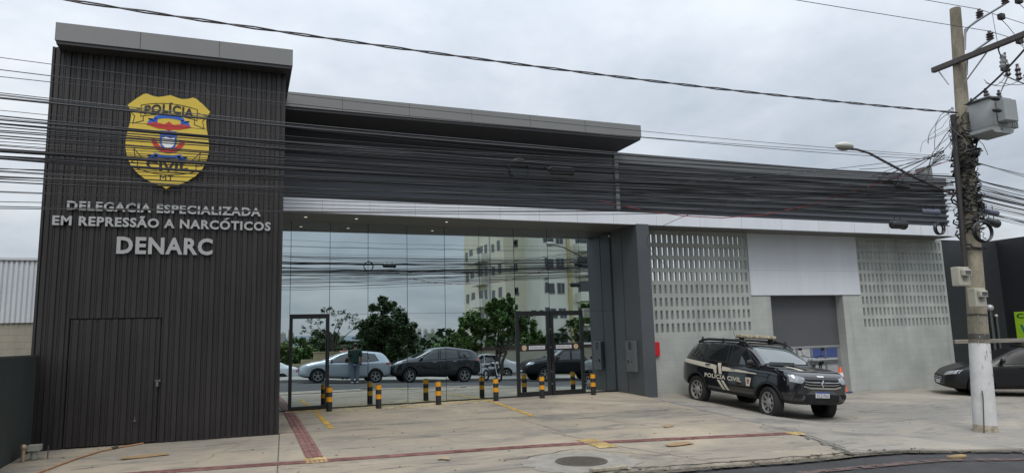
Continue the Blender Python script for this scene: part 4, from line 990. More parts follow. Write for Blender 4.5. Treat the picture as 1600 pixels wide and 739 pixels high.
SUV2 = dict(ws=(.26, 1.0, [(.26, .55), (1.0, .67)]), rw=(.52, 1.15, 1.45), wins=[[(-.95, 1.12), (-.12, 1.09), (-.14, 1.51), (-.95, 1.49)], [(-1.62, 1.18), (-1.05, 1.13), (-1.05, 1.48), (-1.45, 1.44)], [(0, 1.085), (.88, 1.05), (.28, 1.46), (-.02, 1.51)]],
    handles=[(-.78, .98), (.18, .95)], handle_mat=M_CHROME, seams=[(.38, 1.07, -.07), (.38, 1.02, .92), (.6, 1.09, -1.0)], hseams=[[(-.9, .38), (.92, .37)]], mirror=(.78, 1.10), heads=[('headlight', .46, .80, [(.46, .80), (.80, .86)], [(.46, .90), (.80, .97)])],
    tails=[(.48, .86, .98, 1.12)], grille=(.46, .58, .86), bumper=[(.72, .30, .45, .006)], side_tail=[(-2.06, .98), (-1.78, 1.03), (-1.86, 1.10), (-2.04, 1.12)], plates=[(1, .50), (-1, .78)], arch_trim=.05, plate_text='')
def sedan_profile(paint):
    return dict(paint=paint, xs=[-2.22, -2.18, -2.1, -1.95, -1.75, -1.55, -1.35, -1.1, -.8, -.4, 0, .3, .55, .8, 1.05, 1.3, 1.6, 1.85, 2.02, 2.12, 2.2, 2.25],
        top=[(-2.22, .82), (-2.18, .92), (-2.0, 1.0), (-1.6, 1.04), (-1.45, 1.10), (-1.0, 1.34), (-.7, 1.43), (-.2, 1.465), (.2, 1.42), (.5, 1.31), (1.05, 1.04), (1.3, .98), (1.7, .90), (2.0, .80), (2.15, .70), (2.25, .58)],
        belt=[(-2.22, .78), (-2.0, .92), (-1.4, .96), (0, .93), (1.0, .91), (1.5, .87), (2.0, .75), (2.25, .54)],
        bot=[(-2.22, .42), (-2.05, .30), (-1, .21), (1.2, .2), (2.0, .22), (2.25, .34)],
        hw=[(-2.22, .62), (-2.05, .78), (-1.7, .85), (-.8, .87), (1.3, .87), (1.75, .84), (2.05, .73), (2.25, .52)],
        rw=[(-2.22, .5), (-1.8, .60), (-1.2, .60), (0, .61), (1.05, .70), (1.4, .73), (2.0, .62), (2.25, .45)],
        arches=[(1.38, .36), (-1.25, .36)], axle_z=.315, fx=1.38, rx=-1.25, track=.76, wr=.315, ww=.2, sill=.25)
SEDAN = dict(ws=(.34, 1.06, [(.34, .53), (1.06, .65)]), rw=(.5, 1.08, 1.33), wins=[[(-.80, .98), (-.02, .96), (-.02, 1.35), (-.66, 1.34)], [(.10, .955), (.92, .935), (.36, 1.30), (.08, 1.35)]],
    handles=[(-.6, .85), (.26, .83)], seams=[(.28, .94, .03), (.28, .91, .96), (.45, .95, -.85)], hseams=[[(-.8, .30), (.96, .29)]], mirror=(.80, 1.0), heads=[('headlight', .45, .78, [(.45, .62), (.78, .68)], [(.45, .72), (.78, .79)])],
    tails=[(.5, .8, .72, .88)], grille=(.40, .42, .62), bumper=[(.6, .26, .36, .006)], plates=[(1, .45), (-1, .66)], plate_text='')
def pickup_profile(paint):
    return dict(paint=paint, xs=[-2.6, -2.57, -2.5, -2.3, -1.9, -1.5, -1.12, -1.0, -.85, -.7, -.4, 0, .3, .55, .8, 1.05, 1.3, 1.6, 1.95, 2.25, 2.45, 2.55, 2.6],
        top=[(-2.6, 1.05), (-2.57, 1.15), (-2.3, 1.17), (-1.12, 1.17), (-1.02, 1.25), (-.8, 1.70), (-.4, 1.79), (.1, 1.79), (.4, 1.73), (1.05, 1.28), (1.3, 1.20), (1.9, 1.15), (2.3, 1.06), (2.5, .93), (2.6, .76)],
        belt=[(-2.6, 1.0), (-2.4, 1.12), (-1.0, 1.13), (0, 1.13), (1.1, 1.10), (1.8, 1.06), (2.3, .95), (2.6, .72)],
        bot=[(-2.6, .58), (-2.4, .48), (-1, .36), (1.2, .36), (2.3, .38), (2.6, .48)],
        hw=[(-2.6, .80), (-2.4, .88), (-1.5, .92), (1.4, .92), (2.0, .90), (2.35, .82), (2.6, .64)],
        rw=[(-2.6, .80), (-1.3, .83), (-.7, .66), (.3, .68), (1.05, .76), (1.5, .80), (2.2, .72), (2.6, .55)],
        arches=[(1.55, .45), (-1.5, .45)], axle_z=.385, fx=1.55, rx=-1.5, track=.79, wr=.385, ww=.25, sill=.44)
PICK = dict(ws=(.36, 1.08, [(.36, .57), (1.08, .70)]), wins=[[(-.80, 1.19), (-.08, 1.17), (-.10, 1.63), (-.66, 1.62)], [(.04, 1.165), (.92, 1.14), (.36, 1.60), (.02, 1.64)]],
    handles=[(-.62, 1.05), (.22, 1.03)], seams=[(.48, 1.14, -.02), (.48, 1.1, .98), (.48, 1.14, -.86)], hseams=[[(-.85, .49), (.98, .49)]], mirror=(.82, 1.22), heads=[('headlight', .52, .86, [(.52, .84), (.86, .9)], [(.52, .98), (.86, 1.04)])],
    tails=[(.74, .9, .8, 1.1)], grille=(.5, .62, .98), bumper=[(.8, .40, .58, .006)], plates=[(1, .56)], arch_trim=.06, plate_text='')
def ground_tilt(x, y, f):   # pitch and roll on the road
    return 0
def park(prof, spec, paint, name, label, x, y, z, yaw, scale=1., group=None, **kw):
    c = Car(prof(paint), name, label, 'car' if 'pickup' not in name else 'pickup', (x, y, z), yaw, 0, 0, group, scale)
    slope = math.atan(.04)*(1 if math.cos(yaw) < 0 else -1) if y < -14 else 0.
    c.root.rotation_euler = (0, -slope, yaw); fit_out(c, {**spec, **kw}); return c
M_SILVER = M('pale_blue_silver_paint', (.46, .51, .55), .25, .35, 0, coat=.8); M_CHAR = M('charcoal_car_paint', (.028, .031, .035), .18, .3, 0, coat=1)
M_WHITEP = M('white_car_paint', (.62, .63, .64), .25, 0, 0, coat=.8); M_BLACK2 = M('dusty_black_paint', (.009, .0095, .0105), .38, 0, .2, coat=.15, spec=.35); M_GREYP = M('grey_car_paint', (.16, .17, .18), .25, .4, 0, coat=.8)
park(hatch_profile, HATCH, M_SILVER, 'parked_car', 'pale silver blue hatchback mirrored in the glass beside a man in a green shirt', 4.45, -16.95, zroad(4.45, -16.95)+.03, R(180), 1.03)
park(suv2_profile, SUV2, M_CHAR, 'parked_car', 'charcoal SUV with red tail lights mirrored in the middle of the glass', 8.75, -16.9, zroad(9.1, -16.9)+.03, R(180), 1.04)
park(pickup_profile, PICK, M_BLACK2, 'parked_pickup', 'black pickup mirrored in the glass double door', 15.9, -16.9, zroad(15.9, -16.9)+.03, R(180), .95)
park(suv2_profile, SUV2, M_GREYP, 'parked_car', 'grey SUV mirrored at the right end of the glass, mostly cut off', 20.2, -15.2, zroad(20.2, -15.2)+.03, R(180))
park(sedan_profile, SEDAN, M_WHITEP, 'parked_car', 'white sedan mirrored beside the single glass door, behind the hatchback', .55, -22.6, gz(.55, -22.6)+.36, R(180), 1.0)
park(sedan_profile, SEDAN, M_WHITEP, 'parked_car', 'white sedan mirrored under the leafy tree beside a motorbike', 13.2, -22.8, gz(13.2, -22.8)+.3, R(180), 1.0)
SD = park(sedan_profile, SEDAN, M_BLACK2, 'parked_car', 'dusty black sedan parked behind the white painted pole', 21.45, -3.05, tz(21.2, -3.05)-.005, R(142), 1.0, rim='bronze', glass=M('dusty_glass', (.012, .013, .014), .35, vary=0, spec=.25), screen=M('dusty_glass', (.012, .013, .014)))
# ---------------------------------------------------------------- small things on the forecourt
M_BPIPE = M('black_pipe_paint', (.012, .012, .013), .45, vary=.5, vs_=14, c2=(.022, .022, .022)); M_YBAND = M('yellow_band_paint', (.70, .31, .012), .45, vary=.22, vs_=14, speck=.15)
BL = ['leftmost striped bollard, in front of the single glass door', 'second striped bollard from the left, before the mirrored hatchback', 'third striped bollard from the left, before the mirrored charcoal SUV',
      'fourth striped bollard from the left, below the mirrored leafy tree', 'striped bollard in front of the double glass door', 'rightmost striped bollard, nearest the graphite pillar']
for (x, y), l in zip([(1.83, -.60), (2.94, -.60), (4.36, -.62), (5.84, -.55), (7.06, -.60), (8.51, -.60)], BL):
    z = tz(x, y); b = thing('bollard', l, 'bollard', (x, y, z), 'black and yellow bollards before the glass')
    g = MB(); g.lathe((x, y, z-.05), (0, 0, 1), [(.066, 0), (.066, .575), (.06, .595), (.02, .605)], 20); g.build('post', M_BPIPE, b, smooth=40)
    for z0 in (.215, .425): g = MB(); g.lathe((x, y, z+z0), (0, 0, 1), [(.0675, 0), (.0675, .105)], 20); g.build('band', M_YBAND, b, smooth=40)
# low dark wall on the left
g = MB(); g.box(-3.22, -3.02, -9.2, -4.07, -.4, 1.44); g.box(-3.225, -3.015, -9.22, -4.06, 1.44, 1.475, 1)
tag(g.build('low_wall', [M('dark_green_wall', (.030, .036, .034), .75, vary=.15, vs_=1.3, bump=.3), M('wall_cap', (.05, .055, .05), .7, vary=.1)], None), 'low dark green rendered wall running from the tower to the street', 'wall')
# neighbouring warehouse
wh = thing('warehouse', 'white corrugated warehouse on bare block base behind the tower', 'warehouse', (-12, 8, -.2))
g = MB(); g.box(-22, -3.6, 6.0, 14, -.3, 2.30); g.build('block_base', M_RAWBLOCK, wh)
g = MB(); n = 150; prof = []
for i in range(n):
    a = -22+i*18.4/n; p = 18.4/n; prof += [(a, 5.98), (a+p*.3, 5.94), (a+p*.7, 5.94)]
prof.append((-3.6, 5.98)); m_ = len(prof); g.add([(x, y, 2.302) for x, y in prof]+[(x, y, 4.04) for x, y in prof], [(i, i+1, m_+i+1, m_+i) for i in range(m_-1)]); g.box(-22, -3.6, 5.99, 14, 2.302, 4.04); g.box(-22.1, -3.5, 5.9, 14.1, 4.045, 4.11)
g.build('sheet_wall', M('white_sheet', (.52, .54, .57), .45, vary=.05, vs_=.8), wh)
# black shop on the right
sh = thing('black_shop', 'black painted shop building to the right of the block wall', 'shop', (30, 2, -.6))
M_SHOP = M('shop_black', (.016, .017, .02), .5, vary=.15, vs_=.8)
g = MB(); g.box(22.06, 24.9, -.42, 6, -1.2, 4.42); g.build('front_wall', M('shop_graphite', (.030, .033, .037), .5, vary=.1), sh)
g = MB(); g.box(24.9, 40, -5.5, 6, -1.5, 4.47); g.build('side_wall', M_SHOP, sh)
po = thing('shop_poster', 'bright green and yellow poster with teal letters on the black shop wall', 'poster', (24.88, -.78, .8))
yp0, yp1, zp0, zp1 = -.75, -2.3, .80, 1.92
g = MB(); g.box(24.865, 24.898, yp1, yp0, zp0, zp1); g.build('board', M('poster_lime', (.35, .62, .03), .5, vary=.06), po)
def ptext(text, y0, wdt, z, h, mt, name):
    v, f = text_flat(text, .03); W = v[:, 0].max(); g = MB(); g.add([(24.858, y0-p[0]/W*wdt, z+p[1]*h) for p in v], f); g.build(name, mt, po, recalc=False)
ptext('CRED', yp0-.08, .9, 1.70, .16, M('poster_ink', (.03, .06, .02), .5, vary=0), 'lettering'); ptext('VEND', yp0-.16, 1.2, 1.06, .42, M('poster_teal', (.01, .16, .15), .5, vary=0), 'lettering')
g = MB(); g.add([(24.862, yp0-.02, zp0+.01), (24.862, yp1, zp0+.01), (24.862, yp1, zp0+.09), (24.862, yp0-.02, zp0+.09)], [(0, 1, 2, 3)]); g.build('red_band', M('poster_red', (.5, .04, .02), .5, vary=0), po)
pp_ = thing('vent_pipe', 'pair of slim grey pipes with a round cap on the black shop front', 'pipe', (24.2, -.55, .4))
g = MB(); g.cyl((24.05, -.5, -.4), (24.05, -.5, 2.0), .05); g.cyl((24.32, -.5, -.4), (24.32, -.5, 1.75), .04); g.build('pipe', M('pipe_grey', (.12, .125, .13), .4, .4), pp_, smooth=40)
g = MB(); g.ball((24.05, -.5, 2.08), .12, n=10); g.ball((24.32, -.5, 1.8), .06); g.build('cap', M('pipe_cap', (.45, .45, .45), .4, .2), pp_, smooth=60)
# plank on the sedan roof
PKA = R(142)
pk = thing('roof_plank', 'long weathered plank lying on the roof of the black sedan', 'plank', (21.45, -3.05, .93), rz=PKA)
zp = tz(21.5, -3.1)+1.45-.93
g = MB(); g.bbox(-3.2, 1.75, .02, .25, zp+.075, zp+.19, .01); g.build('plank', M('weathered_wood', (.22, .205, .17), .8, vary=.3, vs_=3, stretch=(.3, 4, 4), bump=.4), pk, world=False)
g = MB()
for x in (-.9, .1): g.box(x-.03, x+.03, -.5, .5, zp-.0, zp+.072)
g.build('rack_bar', M_PLAST, pk, world=False)
# hose, scraps, valve, manhole, stone
def onz(pts, dz): return [(x, y, tz(x, y)+dz) for x, y in pts]
hp = [(-2.62, -6.9), (-2.45, -6.2), (-2.2, -5.2), (-1.98, -4.6), (-1.75, -4.3), (-1.48, -4.06)]
tag(MB().tube(onz(hp, .014), .014, 7).build('garden_hose', M('orange_hose', (.34, .185, .10), .5, vary=.1), smooth=60), 'thin orange hose lying from the gate toward the low wall', 'hose')
tag(MB().cyl((-1.86, -4.46, .02), (-1.80, -4.37, .025), .022, n=8).build('hose_coupling', M_JOINT), 'small dark coupling clamped on the orange hose', 'coupling')
M_CARD = M('cardboard', (.30, .20, .10), .85, vary=.15, vs_=6)
def scrap(cx, cy, L, W, a, label, seed, mt=M_CARD, th=.006, nm='cardboard_scrap'):
    q = random.Random(seed); ca, sa = math.cos(a), math.sin(a); ol = [(-L/2, -W/2), (-L*.1, -W*.42), (L/2, -W*.5), (L*.47, W*.3), (L*.1, W*.5), (-L*.45, W*.38)]
    ol = [(u+q.uniform(-.05, .05)*L, v+q.uniform(-.1, .1)*W) for u, v in ol]; n = len(ol)
    P_ = [(cx+u*ca-v*sa, cy+u*sa+v*ca) for u, v in ol]; lift = [q.uniform(0, .018) for _ in P_]
    g = MB(); g.add([(x, y, tz(x, y)+.006+l) for (x, y), l in zip(P_, lift)]+[(x, y, tz(x, y)+.006+th+l) for (x, y), l in zip(P_, lift)], [tuple(range(n-1, -1, -1)), tuple(range(n, 2*n))]+[(i, (i+1) % n, n+(i+1) % n, n+i) for i in range(n)])
    return tag(g.build(nm, mt), label, 'cardboard' if mt is M_CARD else 'scrap')
scrap(-1.30, -5.42, .62, .16, .25, 'torn cardboard strip on the concrete near the gate', 1)
scrap(6.17, -7.80, .50, .16, .15, 'flattened cardboard piece right of the yellow tile on the red strip', 2)
scrap(2.62, -7.45, .16, .28, -.35, 'flat cardboard scrap just below the middle of the red strip', 3, M('pale_cardboard', (.33, .27, .17), .85, vary=.15))
scrap(7.05, -6.2, .22, .10, .3, 'small brown cardboard scrap above the red strip near the patrol car', 4)
scrap(4.3, -9.05, .55, .12, .1, 'crumpled pale plastic scrap at the road edge below the manhole', 6, M('pale_plastic_scrap', (.30, .27, .20), .5, vary=.3, vs_=14), .03, 'plastic_scrap')
vp = thing('water_valve', 'stub of pipe with brass tap at the foot of the low wall', 'valve', (-2.74, -4.95, 0))
g = MB(); g.cyl((-2.78, -4.9, 0), (-2.78, -4.9, .12), .045); g.box(-2.86, -2.70, -4.98, -4.82, .12, .20); g.build('pipe', M('grey_pvc', (.30, .31, .26), .6), vp)
g = MB(); g.cyl((-2.88, -5.05, 0), (-2.88, -5.05, .17), .028); g.ball((-2.88, -5.05, .19), .045, n=8); g.build('tap', M('dull_brass', (.40, .32, .22), .4, .5), vp); g = MB(); g.tube([(-2.60, -4.95, 0), (-2.60, -4.95, .18)], .008, 6); g.build('rod', M_JOINT, vp)
mh = thing('manhole', 'round rusty manhole cover in a cracked concrete patch near the road', 'manhole', (4.24, -8.4, tz(4.24, -8.4)))
mz = tz(4.24, -8.4)
def disc(r, z, nx_=40, jagg=0., seed=1):
    q = random.Random(seed); g = MB(); g.add([(4.24, -8.4, z)]+[(4.24+r*math.cos(2*math.pi*i/nx_)*(1+q.uniform(-jagg, jagg)), -8.4+r*.92*math.sin(2*math.pi*i/nx_)*(1+q.uniform(-jagg, jagg)), 0) for i in range(nx_)], [(0, 1+i, 1+(i+1) % nx_) for i in range(nx_)])
    g.v = [(x, y, tz(x, y)+z) for x, y, _ in g.v]; return g
disc(.78, .005, jagg=.10).build('patch', M('patch_concrete', (.26, .24, .205), .9, vary=.2, vs_=4, bump=.5, bs=20), mh, recalc=False)
disc(.32, .011).build('cover', M('rusty_iron', (.085, .07, .055), .8, .2, vary=.35, vs_=12), mh, recalc=False)
g = drape([(4.24+.34*math.cos(a), -8.4+.315*math.sin(a)) for a in np.linspace(0, 6.283, 40)], .03, .012); g.build('ring', M_JOINT, mh, recalc=False)
g = MB()
for i in range(-5, 6):
    l = math.sqrt(max(0, .28**2-(i*.05)**2)); drape([(4.24+i*.05, -8.4-l*.9), (4.24+i*.05, -8.4+l*.9)], .012, .013, .1, g)
g.build('tread', M('iron_tread', (.05, .042, .035), .7, .2), mh, recalc=False)
g = drape(wob((3.3, -7.95), (4.6, -7.55), 12, .05, 9), .02, .007, .08); drape(wob((4.6, -7.55), (5.5, -8.5), 12, .05, 10), .014, .007, .08, g); struct(g.build('slab_joints', M_JOINT, loc=(0, 0, 0), recalc=False))
tag(MB().bbox(9.45, 9.75, -9.72, -9.62, zroad(9.6, -9.67)+.005, zroad(9.6, -9.67)+.05, .015).build('broken_brick', M('worn_wood_block', (.30, .21, .10), .85, vary=.3, vs_=9)), 'small tan block lying on the asphalt at the right', 'block')
g = drape([(11.45, -9.42), (12.4, -9.40), (14, -9.39)], .09, .03, zf=zroad, top=.05); tag(g.build('kerb_stone', M('white_kerb_paint', (.62, .62, .6), .7, vary=.08)), 'white painted strip of kerb at the right of the road edge', 'kerb stone')

# ---------------------------------------------------------------- inside the vehicle opening
zf_ = tz(16.2, .8)
M_GALV = M('galvanised', (.42, .43, .44))
rk = thing('panel_rack', 'pale frame of white and blue panels standing inside the vehicle opening', 'rack', (20.5, 4.2, zf_))
g = MB()
for x in (19.1, 19.8, 20.5, 21.2, 21.95): g.box(x-.025, x+.025, 4.16, 4.21, zf_, zf_+1.24)
g.box(19.05, 22.0, 4.155, 4.215, zf_+1.24, zf_+1.29); g.box(19.05, 22.0, 4.155, 4.215, zf_+.6, zf_+.64); g.build('frame', M_GALV, rk)
g = MB(); g.box(19.1, 20.6, 4.22, 4.25, zf_+.05, zf_+1.22); g.box(20.6, 21.95, 4.22, 4.25, zf_+.05, zf_+.75); g.build('panel', M('rack_white', (.74, .76, .78), .5, vary=.1), rk)
g = MB(); g.box(20.6, 21.95, 4.22, 4.26, zf_+.78, zf_+1.12); g.build('blue_panel', M('rack_blue', (.12, .17, .46), .5, vary=.1), rk)
tb = thing('work_table', 'white topped trestle table inside the vehicle opening', 'table', (17.9, .75, zf_))
g = MB(); g.bbox(17.25, 18.6, .5, 1.0, zf_+.86, zf_+.90, .008); g.build('tabletop', M('table_white', (.5, .5, .48), .5), tb)
for x in (17.35, 18.5):
    for y in (.55, .95): g = MB(); g.cyl((x, y, zf_), (x, y, zf_+.86), .018, n=8); g.build('leg', M_BPIPE, tb)
def cone(x, y, z, h, label, mat_body, mat_band, base):
    t = thing('traffic_cone', label, 'traffic cone', (x, y, z)); g = MB(); g.lathe((x, y, z+.03), (0, 0, 1), [(h*.23, 0), (h*.20, .02), (h*.045, h-.04), (h*.03, h-.03)], 20); g.build('cone', mat_body, t, smooth=40)
    for a, b in ((.30, .46), (.60, .74)): g = MB(); g.lathe((x, y, z+.03), (0, 0, 1), [(h*(.20-.165*a)+.004, h*a), (h*(.20-.165*b)+.004, h*b)], 20); g.build('band', mat_band, t, smooth=40)
    g = MB(); g.bbox(x-h*.27, x+h*.27, y-h*.27, y+h*.27, z, z+.035, .01); g.build('base', base, t)
cone(16.92, -.62, tz(16.9, -.62), .76, 'tall orange traffic cone with white bands at the right of the vehicle opening', M('cone_orange', (.72, .085, .02), .5, vary=.05), M_TXW, M('cone_base_blue', (.03, .05, .16), .6))
cone(18.05, .25, tz(18, .25), .66, 'short yellow and black cone inside the vehicle opening', M('cone_yellow', (.62, .38, .02), .5, vary=.05), M_BLK, M_BLK)
def motorbike(x, y, z, yaw, label, fairing):
    t = thing('motorbike', label, 'motorbike', (x, y, z), rz=yaw)
    def part(mb, n, mt, par=None, sm=45): return mb.build(n, mt, par or t, world=False, smooth=sm)
    for xx in (.66, -.62):
        g = MB(); r, a = .25, .045
        g.lathe((0, 0, 0), (0, 1, 0), [(r+a*1.1*math.cos(q), a*math.sin(q)) for q in [i*math.pi/4 for i in range(8)]], 28, closed=True); w_ = part(g, 'wheel', M_TYRE); w_.location = (xx, 0, .30)
        g = MB(); g.lathe((0, 0, 0), (0, 1, 0), [(.05, -.05), (.05, .05)], 12)
        for i in range(5): q = i*1.2566; g.tube([(0, 0, 0), (.22*math.cos(q), 0, .22*math.sin(q))], .012, 6)
        g.lathe((0, 0, 0), (0, 1, 0), [(.215, -.03), (.23, -.03), (.23, .03), (.215, .03)], 28, closed=True); part(g, 'rim', M_RIMS, w_)
    g = MB(); g.tube([(.66, .09, .30), (.42, .09, .95)], .022, 8); g.tube([(.66, -.09, .30), (.42, -.09, .95)], .022, 8); g.box(.36, .5, -.1, .1, .78, .84); part(g, 'fork', M_CHROME)
    g = MB(); g.tube([(.30, .36, 1.04), (.36, .25, 1.06), (.42, .1, 1.0), (.42, -.1, 1.0), (.36, -.25, 1.06), (.30, -.36, 1.04)], .014, 7); hb = part(g, 'handlebar', M_BPIPE)
    for s in (1, -1): g = MB(); g.tube([(.34, s*.27, 1.06), (.36, s*.33, 1.24)], .007, 5); g.ball((.36, s*.36, 1.28), .025, .075, .045, 8); part(g, 'mirror', M_BPIPE, hb)
    g = MB(); g.ball((.12, 0, .86), .27, .14, .13, 10); g.tube([(.66, 0, .60), (.50, 0, .66)], [.09, .06], 8); part(g, 'tank', fairing)
    g = MB(); g.ball((.52, 0, .90), .07, .10, .10, 10); part(g, 'headlight', M_HEAD)
    g = MB(); g.bbox(-.62, -.08, -.12, .12, .76, .85, .035); part(g, 'seat', M('bike_seat', (.015, .015, .015), .6, vary=0))
    g = MB(); g.bbox(-.16, .26, -.14, .14, .26, .62, .05); g.tube([(-.62, 0, .30), (-.1, 0, .40)], .03, 8); g.tube([(.40, 0, .86), (.2, 0, .5), (-.3, 0, .5), (-.5, 0, .74)], .025, 8); part(g, 'engine', M('engine_grey', (.08, .08, .085), .45, .5))
    g = MB(); g.tube([(.1, -.16, .30), (-.3, -.18, .28), (-.7, -.18, .38)], [.022, .035, .042], 10); part(g, 'exhaust', M_CHROME)
    g = MB(); g.bbox(-.92, -.52, -.09, .09, .70, .76, .02); g.ball((-.92, 0, .72), .03, .05, .03, 8); part(g, 'tail', fairing)
    g = MB(); g.tube([(0, .12, .28), (-.05, .30, .0)], .011, 6); part(g, 'kickstand', M_BPIPE)
    return t
motorbike(18.1, 1.55, tz(18.1, 1.5), R(-150), 'pale motorbike standing inside the vehicle opening', M('bike_silver', (.42, .44, .48), .3, .2, 0, coat=.5))
motorbike(11.95, -17.2, zroad(11.95, -17.2)+.03, R(80), 'dark motorbike mirrored between the charcoal SUV and the leafy tree', M('bike_black', (.012, .012, .014), .3, 0, 0, coat=.5))

# ---------------------------------------------------------------- utility pole
PB = Vector((13.38, -7.44, tz(13.38, -7.44))); PT = Vector((14.02, -7.44, 8.22))
def pp(z): t = (z-PB.z)/(PT.z-PB.z); return PB.lerp(PT, t)
up = thing('utility_pole', 'tall leaning concrete utility pole with white painted foot', 'utility pole', PB)
M_POLE = M('pole_concrete', (.20, .175, .13), .9, vary=.35, vs_=2.5, stretch=(1, 1, .35), c2=(.27, .24, .18), bump=.4, bs=25, speck=.2)
g = MB(); zs = [1.17, 2.2, 3.2, 4.2, 5.2, 6.2, 7.2, 8.22]; g.tube([pp(z) for z in zs], [.178-.0105*(z-1.17) for z in zs], 20); g.build('shaft', M_POLE, up, smooth=50)
g = MB(); zs = [PB.z-.1, 0, .6, 1.15, 1.172]; g.tube([pp(z) for z in zs], [.205, .198, .188, .181, .176], 20); wp = g.build('painted_foot', M('flaking_white_paint', (.56, .56, .55), .7, vary=.10, vs_=4, speck=.08, bump=.3), up, smooth=50)
g = MB(); g.tube([pp(PB.z-.08), pp(PB.z+.06), pp(PB.z+.12)], [.207, .204, .2025], 20); g.build('dirt_ring', M('bare_foot', (.36, .31, .24), .9, vary=.4, vs_=9), wp, smooth=50)
g = MB()
for z, k in ((1.25, .1), (1.7, .04), (.25, .012), (3.0, .06)):
    g.lathe(pp(z), (0.08, 0, 1), [(.184-.0105*max(0, z-1.17), 0), (.186-.0105*max(0, z-1.17), k)], 20)
g.build('strap', M('strap_metal', (.10, .095, .085), .6, .4), up, smooth=40)
q = random.Random(2); g = MB()
for i in range(26):      # scratches and scribbled marks facing the street
    z = q.uniform(.25, 1.75); a = R(-90+q.uniform(-55, 35)-10); r = .192-.0105*max(0, z-.5); c = pp(z); d = Vector((math.cos(a), math.sin(a), 0)); tn = Vector((-d.y, d.x, 0)); l = q.uniform(.015, .05)
    g.obox(c+d*r, tn*l*.16, Vector((0, 0, l))*q.uniform(.3, 1), d*.002)
g.build('scribble', M('pencil_mark', (.34, .34, .34), .8, vary=0), up)
g = MB(); c = pp(0); g.tube([pp(-.52)+Vector((-.27, -.16, 0)), pp(.15)+Vector((-.20, -.14, 0)), pp(.28)+Vector((-.19, -.12, 0))], .012, 6); g.build('ground_rod', M_JOINT, up)
# steel conduit up the side
g = MB(); o1 = Vector((-.27, -.02, 0)); g.tube([pp(2.62)+o1, pp(4.5)+o1+Vector((-.04, 0, 0)), pp(5.82)+o1+Vector((-.05, 0, 0))], .052, 10); g.build('conduit', M('conduit_dark', (.035, .03, .03), .6), up, smooth=50)
# crossarm, brackets, insulators
M_ARM = M('crossarm_wood', (.075, .065, .06), .7, vary=.2); M_INS = M('brown_porcelain', (.045, .035, .035), .25, vary=0, coat=.6)
ARM_Z = 7.0; ca = pp(ARM_Z)
g = MB(); g.bbox(ca.x-.20, ca.x-.10, -9.9, -6.95, ARM_Z-.055, ARM_Z+.055, .008); arm = g.build('crossarm', M_ARM, up)
g = MB(); g.tube([(ca.x-.15, -7.05, ARM_Z), (ca.x-.13, -7.25, ARM_Z-.42)], .014, 6); g.tube([(ca.x-.15, -8.2, ARM_Z), (ca.x-.13, -7.6, ARM_Z-.5)], .014, 6); g.build('arm_brace', M_GALV, arm)
def pin(p, h, mt=M_INS, r=.075):
    g = MB(); g.lathe(p, (0, 0, 1), [(r*.5, 0), (r, h*.10), (r*.62, h*.24), (r, h*.38), (r*.62, h*.52), (r*.95, h*.66), (r*.5, h*.8), (r*.45, h), (.01, h)], 14); return g
def bracket(zl, off_y, off_x, h):
    c = pp(zl); g = MB(); tip = Vector((c.x+off_x, c.y+off_y, zl+.12)); g.tube([c+Vector((.0, -.12, -.45)), c+Vector((.02, -.16, -.1)), c+Vector((off_x*.4, off_y*.5, .0)), tip], .022, 8); b = g.build('bracket', M_GALV, up, smooth=50)
    pin(tip, h).build('insulator', M_INS, b, smooth=30); return tip+Vector((0, 0, h))
HV = [bracket(7.78, -.95, .14, .19), bracket(7.70, -.45, .10, .19), bracket(7.14, -.62, .10, .19)]
cz = [(ca.x-.15, -8.35, ARM_Z-.06), (ca.x-.15, -8.95, ARM_Z-.06), (ca.x-.15, -9.5, ARM_Z-.06)]
for p in cz:
    fc = thing('fuse_cutout', 'grey fuse cutout hanging from the crossarm of the utility pole', 'fuse cutout', p, 'fuse cutouts hanging from the pole crossarm')
    x, y, z = p; g = MB(); g.lathe((x+.05, y, z-.42), (.25, 0, 1), [(.03, 0), (.06, .05), (.035, .09), (.06, .14), (.035, .18), (.06, .24), (.03, .3)], 12); g.build('insulator', M('grey_porcelain', (.30, .31, .31), .3, vary=0), fc, smooth=30)
    g = MB(); g.tube([(x, y, z), (x+.02, y, z-.1), (x+.07, y, z-.2)], .014, 6); g.tube([(x+.18, y, z-.08), (x+.13, y, z-.45)], .02, 8); g.box(x+.03, x+.16, y-.03, y+.03, z-.47, z-.42); g.build('fuse_tube', M_BPIPE, fc)
# transformer
tr = thing('transformer', 'grey finned transformer hung on the utility pole', 'transformer', (14.0, -7.9, 5.3))
M_TRAF = M('transformer_grey', (.33, .345, .345), .45, vary=.05)
g = MB(); g.bbox(13.62, 14.30, -8.15, -7.62, 5.40, 6.10, .06); g.build('tank', M_TRAF, tr, smooth=50)
g = MB(); g.prism([(13.59, 5.33), (13.68, 5.28), (14.24, 5.28), (14.32, 5.33), (14.32, 5.41), (13.59, 5.41)], lambda a, b: (a, -8.17, b), lambda a, b: (a, -7.60, b)); g.build('tank_base', M_TRAF, tr)
g = MB(); g.bbox(13.57, 14.35, -8.20, -7.58, 6.095, 6.13, .012); g.build('lid', M('transformer_rim', (.24, .25, .25), .5), tr)
for k in range(4):
    g = MB(); x = 14.33+k*.08; g.bbox(x, x+.022, -8.12, -7.66, 5.46, 6.03, .01); g.build('radiator_fin', M_TRAF, tr)
g = MB(); g.bbox(13.80, 14.24, -8.36, -8.17, 5.52, 6.04, .02); g.build('front_radiator', M_TRAF, tr)
for x, y in ((13.75, -8.02), (13.97, -7.9), (14.2, -8.02)): pin((x, y, 6.12), .26, r=.06).build('bushing', M_INS, tr, smooth=30)
for x in (13.72, 13.9, 14.08): pin((x, -7.68, 6.12), .13, r=.04).build('low_bushing', M_INS, tr, smooth=30)
